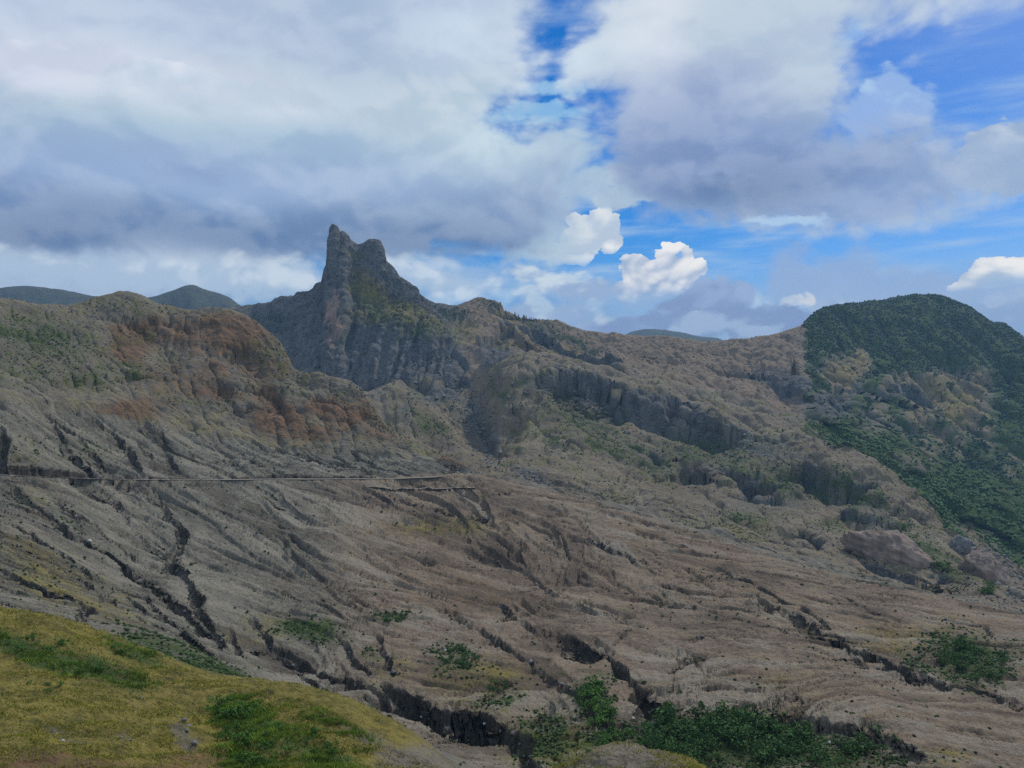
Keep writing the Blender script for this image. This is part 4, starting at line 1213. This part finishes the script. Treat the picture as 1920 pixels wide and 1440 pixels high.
def clumps(name, label, pos, rad, tone, mat, squash=0.85, jit=0.35):
    """many small rough lumps as one uncountable mass"""
    n = len(pos)
    v = OCT_V[None] * (1 + RNG.uniform(-jit, jit, (n, 6, 3))) + RNG.normal(size=(n, 6, 3)) * 0.16
    v *= rad[:, None, None] * np.array([1, 1, squash])
    a = RNG.random(n) * 6.28
    c, s_ = np.cos(a)[:, None], np.sin(a)[:, None]
    x = v[..., 0] * c - v[..., 1] * s_; y = v[..., 0] * s_ + v[..., 1] * c
    v = np.stack([x, y, v[..., 2]], -1) + pos[:, None, :]
    f = (OCT_F[None] + np.arange(n)[:, None, None] * 6).reshape(-1, 3)
    o = mesh_obj(name, v.reshape(-1, 3), f, mat)
    set_tone(o, (tone[:, None] + RNG.normal(size=(n, 6)) * 0.1).ravel())
    o['kind'] = 'stuff'; o['label'] = label
    return o


def scatter(weight, n, seed=None):
    """ground points in proportion to weight times the picture area they fill"""
    w = np.clip(np.broadcast_to(weight, DD.shape), 0, None).ravel()
    du = np.gradient(cols)[None, :]
    w = w * np.broadcast_to(du, DD.shape).ravel()
    cs_ = np.cumsum(w); 
    i = np.searchsorted(cs_, RNG.random(n) * cs_[-1])
    i = np.clip(i, 0, NR * NC - 1)
    r, c = np.divmod(i, NC)
    r = np.minimum(r, NR - 2); c = np.minimum(c, NC - 2)
    a, b = RNG.random(n)[:, None], RNG.random(n)[:, None]
    p = P[r, c] * (1 - a) * (1 - b) + P[r + 1, c] * a * (1 - b) + P[r, c + 1] * (1 - a) * b + P[r + 1, c + 1] * a * b
    return p, r, c


FINE = (np.abs(np.gradient(cols)) < 4)[None, :] * 1.0
nzC = fbm2(P[..., 0] / 30 + 7, P[..., 1] / 30 + 3, 3, 0.6)
nzD = fbm2(P[..., 0] / 9 + 7, P[..., 1] / 9 + 3, 3, 0.6)

# forest on the big mountain
wf = rowsof('N1', 'C') * sstep(UU + 10 * nzD, 1498, 1508) * np.clip(veg - 0.15, 0, 1) * (0.35 + sstep(nzC, -0.3, 0.3))
p, r, c = scatter(wf + 3.0 * (np.abs(np.arange(NR)[:, None] - ROW0['C'] + 1) < 2) * sstep(UU, 1500, 1510) * (nzD > -0.1), 34000)
rad = RNG.uniform(0.8, 1.8, len(p)) * (1 + 0.25 * (RNG.random(len(p)) > 0.93)); p[:, 2] += rad * 0.5
clumps('forest', 'dark green trees covering the upper mountain on the right', p, rad, np.clip(0.35 + 0.5 * nzC[r, c] + RNG.normal(size=len(p)) * 0.22, 0, 1), M_FOREST, 1.05)
# scrub in the green valley below it
wv_ = rowsof('M1', 'N1') * sstep(UU, 1520, 1580) * np.clip(veg - 0.2, 0, 1) * (0.3 + sstep(nzC, -0.2, 0.3))
p, r, c = scatter(wv_, 9000)
rad = RNG.uniform(0.8, 2.0, len(p)); p[:, 2] += rad * 0.45
clumps('valley_scrub', 'bright green scrub filling the valley in front of the forested mountain', p, rad, np.clip(0.5 + 0.6 * nzC[r, c] + RNG.normal(size=len(p)) * 0.22, 0, 1), M_VALLEY)
# low growth on the middle hills and the red hill
wm = (rowsof('R1', 'M3') * sstep(UU, 650, 760) + rowsof('S4', 'R2') * (1 - sstep(UU, 840, 900)) * 0.55 + rowsof('M3', 'C') * (1 - sstep(UU, 1480, 1500)) * 0.5 + rowsof('M3', 'C') * bare * 0.9) * (np.clip(veg - 0.12, 0, 1) * 1.2 + 0.035 * (nzD > 0.1) + 0.25 * bare) * (0.2 + sstep(nzD, -0.2, 0.4)) * FINE
p, r, c = scatter(wm, 17000)
rad = RNG.uniform(0.5, 1.25, len(p)) * P[r, c, 1] / 850; p[:, 2] += rad * 0.25
clumps('hill_scrub', 'low dark bushes dotted over the middle hills', p, rad, np.clip(0.4 + 0.5 * nzC[r, c] + RNG.normal(size=len(p)) * 0.25, 0, 1), M_SCRUB, 0.7)
# tufts on the ash
wt_ = rowsof('F3', 'S4') * (np.clip(veg - 0.1, 0, 1) * 1.4 + np.clip(dry - 0.25, 0, 1) * 0.25 + 0.012) * (0.15 + sstep(nzD, -0.1, 0.4)) * FINE
p, r, c = scatter(wt_, 9000)
rad = RNG.uniform(0.14, 0.42, len(p)) * np.sqrt(P[r, c, 1] / 150); p[:, 2] += rad * 0.3
clumps('ash_tufts', 'scattered small plants rooted in the ash slope', p, rad, np.clip(0.45 + 0.5 * nzC[r, c] + RNG.normal(size=len(p)) * 0.25, 0, 1), M_SCRUB, 0.8)


# grass on the near hill
def grass(name, label, w, n, mat, h0, h1, wd):
    p, r, c = scatter(w, n)
    k = 3
    p = np.repeat(p, k, 0); r = np.repeat(r, k); c = np.repeat(c, k); m = len(p)
    sc = np.clip(np.sqrt(p[:, 1] / 70), 0.5, 1.4)
    h = RNG.uniform(h0, h1, m) * sc; wd_ = RNG.uniform(0.5, 1, m) * wd * sc
    a = RNG.random(m) * 6.28
    off = RNG.normal(size=(m, 2)) * 0.10 * sc[:, None]
    base = p.copy(); base[:, :2] += off; base[:, 2] -= 0.02
    ax = np.stack([np.cos(a), np.sin(a), a * 0], 1)
    lean = RNG.normal(size=(m, 2)) * 0.5 + np.array([0.25, -0.15])
    tip = base + np.stack([lean[:, 0] * h, lean[:, 1] * h, h], 1)
    v = np.stack([base - ax * wd_[:, None], base + ax * wd_[:, None], tip], 1).reshape(-1, 3)
    o = mesh_obj(name, v, np.arange(m * 3).reshape(-1, 3), mat)
    t = np.clip(0.45 + 0.5 * nzD[r, c] + 0.15 * L2[r, c] + RNG.normal(size=m) * 0.22, 0, 1)
    set_tone(o, np.repeat(t, 3))
    o['kind'] = 'stuff'; o['label'] = label


nzE = fbm2(P[..., 0] / 3 + 7, P[..., 1] / 3 + 3, 3, 0.6)
bare_near = np.clip(1 - 1.2 * scar - 0.75 * ashy - 0.55 * np.clip(redm, 0, 1), 0, 1)
wg_ = rowsof('F1', 'F3') * bare_near * (0.05 + sstep(nzE + 0.4 * nzD + 0.3 * L2, -0.2, 0.4)) * (np.abs(UU - 960) < 1010)
grass('dry_grass', 'yellow green grass and moss on the near hillside', wg_ * (1 - 0.8 * np.clip(veg, 0, 1)), 52000, M_GRASS, 0.06, 0.24, 0.045)
grass('green_grass', 'bright green grass patches on the near hillside', rowsof('F1', 'F3') * np.clip(veg - 0.15 + 0.25 * nzE, 0, 1) * (0.08 + sstep(nzE + 0.7 * nzD + 0.2 * L2, -0.15, 0.35)) * (np.abs(UU - 960) < 1010), 13000, M_GRASSG, 0.10, 0.38, 0.055)


# single shrubs
def shrub_meshes(seed, leafm):
    rg = np.random.default_rng(seed)
    lobes = [(rg.normal(size=3) * np.array([0.34, 0.34, 0.16]) + np.array([0, 0, 0.55]), rg.uniform(0.22, 0.42)) for _ in range(7)]
    V, T = [], []
    for cpos, rr in lobes:
        lt = rg.uniform(0.2, 0.8)
        for _ in range(46):
            d = rg.normal(size=3); d /= np.linalg.norm(d)
            q = cpos + d * rr * rg.uniform(0.55, 1.0) * np.array([1, 1, 0.9])
            q[2] = max(q[2], 0.04)
            u1 = rg.normal(size=3); u1 /= np.linalg.norm(u1)
            u2 = np.cross(u1, d); u2 /= np.linalg.norm(u2) + 1e-6
            sz = rg.uniform(0.05, 0.10)
            V += [q - u1 * sz, q + u2 * sz * 0.6, q + u1 * sz * 1.1, q - u2 * sz * 0.6]
            T += [np.clip(lt + rg.normal() * 0.18, 0, 1)] * 4
    fo = mesh_obj('foliage', V, np.arange(len(V)).reshape(-1, 4), leafm, link=False)
    set_tone(fo, T)
    SV, SF = [], []
    for k in range(5):
        a = rg.random() * 6.28; top = np.array([math.cos(a) * 0.3, math.sin(a) * 0.3, rg.uniform(0.45, 0.7)])
        b0 = len(SV)
        for h, rr in ((0.0, 0.035), (0.5, 0.024), (1.0, 0.009)):
            cc = top * h + np.array([0, 0, 0.08 * math.sin(h * 3)])
            for q in range(4):
                SV.append(cc + np.array([math.cos(q * 1.571) * rr, math.sin(q * 1.571) * rr, -0.06 if h == 0 else 0]))
        for h in range(2):
            for q in range(4):
                SF.append((b0 + h * 4 + q, b0 + h * 4 + (q + 1) % 4, b0 + h * 4 + 4 + (q + 1) % 4, b0 + h * 4 + 4 + q))
    st = mesh_obj('stem', SV, SF, M_WOOD, link=False)
    return fo, st


VARS = [shrub_meshes(100 + k, M_SHRUB) for k in range(5)]
VARD = [shrub_meshes(200 + k, M_DARK) for k in range(5)]


def shrub(u, v, px_h, label, group, kinds, lo='F1'):
    q, r, c = on_ground(u, v, lo)
    h = px_h * q[1] / F
    e = bpy.data.objects.new('shrub', None)
    COL.objects.link(e)
    e.empty_display_size = 0.3
    e.location = (q[0], q[1], q[2] - 0.05 * h)
    e.rotation_euler = (0, 0, random.random() * 6.28)
    k = h / 0.9
    e.scale = (k * random.uniform(0.85, 1.35), k * random.uniform(0.85, 1.35), k * random.uniform(0.8, 1.1))
    e['label'] = label; e['category'] = 'shrub'
    if group:
        e['group'] = group
    for part in random.choice(kinds):
        o = part.copy()
        COL.objects.link(o)
        o.parent = e


def stand(group, kinds, lo, boxes):
    for (label, u, v, ru, rv, n, h0, h1) in boxes:
        for _ in range(n):
            a = random.random() * 6.28; q = math.sqrt(random.random())
            shrub(u + ru * q * math.cos(a), v + rv * q * math.sin(a), random.uniform(h0, h1), label, group, kinds, lo)


stand('shrubs in the green patch of the near hill', VARS, 'F1', [
    ('bright green leafy shrub in the dense clump at the top left of the green patch', 440, 1335, 34, 26, 12, 14, 26),
    ('bright green shrub in the middle of the green patch on the near hill', 480, 1380, 60, 30, 10, 10, 20),
    ('small bright green shrub on the right side of the green patch', 560, 1400, 70, 24, 8, 9, 16),
    ('bright green shrub low in the green patch at the bottom of the near hill', 490, 1430, 50, 14, 7, 10, 20)])
stand('bushes on the left of the near hill', VARS, 'F1', [
    ('low green bush in the mossy strip at the far left of the near hill', 60, 1215, 60, 14, 8, 7, 13),
    ('low green bush in the middle of the mossy strip on the near hill', 150, 1260, 50, 14, 8, 7, 13),
    ('small green bush close to the crest of the near hill', 240, 1225, 50, 10, 6, 6, 11),
    ('isolated low bush in the yellow grass below the mossy strip', 90, 1300, 60, 20, 4, 6, 10)])
stand('bright shrubs on the ravine edge', VARS, 'F3', [
    ('bright green shrub at the top of the clump on the central ravine edge', 1112, 1318, 20, 26, 9, 16, 26),
    ('bright green shrub in the lower part of the clump on the ravine edge', 1130, 1355, 26, 20, 8, 14, 24),
    ('green shrub in the grass just above the rounded ash hump', 1150, 1400, 40, 24, 8, 12, 20)])
stand('shrubs of the thicket in the gully', VARD, 'F3', [
    ('dark green shrub at the left end of the thicket, right of the ravine mouth', 1250, 1385, 60, 30, 16, 16, 32),
    ('tall dark green shrub in the dense left half of the thicket', 1345, 1375, 70, 34, 26, 20, 38),
    ('dark green shrub in the middle of the thicket under the dark scarp', 1440, 1395, 70, 36, 24, 18, 36),
    ('dark green shrub around the white stones in the thicket', 1550, 1420, 80, 24, 16, 14, 28),
    ('green shrub behind the right shoulder of the rounded ash hump', 1290, 1420, 60, 20, 12, 14, 26),
    ('small dark shrub at the thin right end of the thicket', 1640, 1400, 60, 16, 6, 10, 18),
    ('small green shrub directly above the top of the rounded ash hump', 1210, 1410, 30, 20, 5, 12, 22)])
stand('shrubs in the right hollow', VARD, 'VA', [
    ('dark green shrub in the dense middle of the hollow at the right edge', 1815, 1240, 34, 26, 12, 12, 24),
    ('dark green shrub at the lower end of the hollow at the right edge', 1850, 1270, 34, 14, 6, 10, 18),
    ('small dark shrub left of the dense hollow, beside the right gully', 1770, 1240, 24, 14, 5, 8, 14),
    ('small dark shrub right of the dense hollow at the picture edge', 1890, 1235, 26, 14, 4, 8, 14)])
stand('bushes on the cracked ash face', VARD, 'VA', [
    ('small dark bush on the steep cracked ash face above the black canyon', 850, 1235, 34, 20, 10, 7, 14),
    ('small dark bush low on the cracked ash face near the canyon', 930, 1295, 16, 10, 4, 8, 14),
    ('small dark bush on the ash left of the cracked face', 745, 1165, 24, 8, 4, 7, 11)])
stand('bushes under the outcrop', VARS, 'R1', [
    ('bright green bush by the stream bed between the two pinkish outcrops', 1852, 1112, 16, 12, 7, 9, 17),
    ('green bush on the slope above the long pinkish outcrop', 1760, 1058, 30, 12, 5, 7, 12)])


# stones
def boulder_mesh(seed, sub_, mat, name, squash=(1, 1, 0.7), rough=0.35):
    rg = np.random.default_rng(seed)
    n1, n2_ = (10, 7) if sub_ == 0 else (72, 44)
    V = []
    for j in range(n2_ + 1):
        th = math.pi * j / n2_
        for i_ in range(n1):
            ph = 2 * math.pi * i_ / n1
            V.append((math.sin(th) * math.cos(ph), math.sin(th) * math.sin(ph), math.cos(th)))
    V = np.array(V); o_ = rg.random(3) * 50
    q = V * 1.3 + o_
    pn = rg.normal(size=(16 if sub_ else 11, 3)); pn /= np.linalg.norm(pn, axis=1, keepdims=True)
    pd = rg.uniform(0.62, 1.0, len(pn))
    dots = np.maximum(V @ pn.T, 1e-3)
    d = np.minimum((pd / dots).min(1), 1.15)
    if sub_:
        d = d * (1 + 0.22 * rough * fbm3(q[:, 0] * 1.6, q[:, 1] * 1.6, q[:, 2] * 1.6, 4, 0.6, True))
        q2 = V * np.array([7, 3, 0.9]) + o_
        d += 0.34 * rough * fbm3(q2[:, 0], q2[:, 1], q2[:, 2], 3, 0.6, True)
    V = V * d[:, None] * np.array(squash)
    f = [(j * n1 + i_, j * n1 + (i_ + 1) % n1, (j + 1) * n1 + (i_ + 1) % n1, (j + 1) * n1 + i_) for j in range(n2_) for i_ in range(n1)]
    return mesh_obj(name, V, f, mat, link=False)


def stone(u, v, size, label, mat, lo='F1', group=None, cat='stone', name='stone'):
    q, r, c = on_ground(u, v, lo)
    o = boulder_mesh(int(u * 7 + v), 0, mat, name, (1, 0.8, 0.65))
    COL.objects.link(o)
    s_ = size * 0.5 * q[1] / F
    o.location = (q[0], q[1], q[2] + s_ * 0.3); o.scale = (s_, s_, s_)
    o.rotation_euler = (random.uniform(-.3, .3), random.uniform(-.3, .3), random.random() * 6)
    o['label'] = label; o['category'] = cat
    if group:
        o['group'] = group


for u, v, sz, lab, m, lo_ in [
    (1553, 1396, 10, 'white stone lying in the middle of the dark thicket at the slope foot', M_PALE, 'F3'),
    (1607, 1398, 9, 'white stone right of the first one in the dark thicket', M_PALE, 'F3'),
    (168, 1018, 11, 'pale angular block wedged in the long left gully', M_PALE, 'VA'),
    (352, 1158, 7, 'small white stone on the rubble where the two left gullies meet', M_PALE, 'VA'),
    (791, 1345, 7, 'white stone on the ledge beside the black canyon', M_PALE, 'F3'),
    (905, 1373, 6, 'small white stone lower down the canyon ledge', M_PALE, 'F3'),
    (833, 1221, 7, 'white stone on top of the bushy cracked ash face', M_PALE, 'VA'),
    (1146, 1345, 8, 'white boulder beside the stream bed in the central ravine', M_PALE, 'F3'),
    (1186, 1350, 9, 'pale boulder at the mouth of the central ravine', M_PALE, 'F3'),
    (118, 1392, 9, 'pale flat stone at the lower end of the stony line on the near hill', M_PALE, 'F1'),
    (98, 1378, 8, 'pale stone at the upper end of the stony line on the near hill', M_GREY, 'F1'),
    (262, 1310, 7, 'small grey stone in the bare streak crossing the yellow grass', M_GREY, 'F1'),
    (345, 1352, 12, 'dark grey stone at the head of the stony scar on the near hill', M_GREY, 'F1'),
    (362, 1400, 14, 'largest grey stone low in the stony scar on the near hill', M_GREY, 'F1')]:
    stone(u, v, sz, lab, m, lo_)


def outcrop(u, v, wpx, label, mat, lo_, squash, rz, ry, sink=0.3):
    q, r, c = on_ground(u, v, lo_)
    s_ = wpx * 0.5 * q[1] / F
    o = boulder_mesh(int(u + v), 1, mat, 'rock_outcrop', squash, 0.55)
    COL.objects.link(o)
    o.location = (q[0], q[1] + s_ * squash[1] * 0.4, q[2] + s_ * squash[2] * (1 - sink * 2)); o.scale = (s_, s_, s_)
    o.rotation_euler = (0, ry, rz)
    for pl in o.data.polygons:
        pl.use_smooth = True
    o['label'] = label; o['category'] = 'rock outcrop'


outcrop(1688, 1046, 190, 'long pinkish tilted outcrop with a dark hollow beneath, above the ash slope', M_PINK, 'R1', (1, 0.45, 0.36), 0.0, 0.40, 0.5)
outcrop(1848, 1085, 104, 'pinkish fluted outcrop left of the rubble stream at the right edge', M_PINK, 'R1', (1, 0.5, 0.62), 0.1, 0.62, 0.45)
outcrop(1800, 1038, 44, 'pale blue grey boulder among green bushes above the fluted outcrop', M_GREY, 'R1', (1, 0.7, 0.8), 0.2, -0.5, 0.15)

# rubble: talus under the peak, stream beds, gully floors
tal = spots([(900, 800, 30, 70, 1, -.45), (830, 735, 80, 26, 1), (880, 760, 40, 30, 1), (930, 855, 24, 24, .9), (990, 893, 36, 10, .8, .3), (720, 720, 60, 16, .4), (960, 740, 30, 20, .4), (1240, 790, 200, 20, .35, .25), (1420, 850, 100, 16, .4, .2)], 'R1', 'N1')
strm = spots([(1870, 1060, 40, 30, 1, .8), (1905, 1110, 24, 40, 1), (1820, 1030, 30, 10, .7, .6)], 'R1', 'M3')
p, r, c = scatter((tal + 0.8 * strm) * FINE, 3200)
rad = RNG.exponential(0.55, len(p)) + 0.35; rad = np.minimum(rad, 2.4) * P[r, c, 1] / 700; p[:, 2] += rad * 0.2
clumps('rubble', 'grey broken rocks of the talus and stream beds below the peak', p, rad, RNG.random(len(p)), M_GREY, 0.7, 0.45)
gf = np.clip(BED - 0.3, 0, 1) * rowsof('F3', 'S3') * FINE + 0.03 * scar * rowsof('F1', 'F3')
p, r, c = scatter(gf, 2600)
rad = np.minimum(RNG.exponential(0.11, len(p)) + 0.05, 0.5) * np.sqrt(P[r, c, 1] / 100); p[:, 2] += rad * 0.2
clumps('gully_stones', 'small grey stones on the gully floors', p, rad, RNG.random(len(p)), M_GREY, 0.7, 0.45)

# ------------------------------------------------------------------ the air
hz_top = float(P[..., 2].max()) + 30.0
hz_bot = gz - 1.0
hv = [(x, y, z) for x in (-6500, 6500) for y in (-200, 9400) for z in (hz_bot, hz_top)]
hf = [(0, 1, 3, 2), (4, 6, 7, 5), (0, 4, 5, 1), (2, 3, 7, 6), (0, 2, 6, 4), (1, 5, 7, 3)]
hm = bpy.data.materials.new('air'); hm.use_nodes = True; hm.node_tree.nodes.clear()
hg = G(hm.node_tree)
ho = hg.new('ShaderNodeOutputMaterial'); pv = hg.new('ShaderNodeVolumePrincipled')
pv.inputs['Color'].default_value = (0.34, 0.64, 1.0, 1.0)
pv.inputs['Density'].default_value = 0.00011
pv.inputs['Anisotropy'].default_value = 0.2
hm.node_tree.links.new(pv.outputs[0], ho.inputs['Volume'])
haze = mesh_obj('haze', hv, hf, hm)
haze['kind'] = 'stuff'
haze['label'] = 'thin blue haze in the air over the valley'
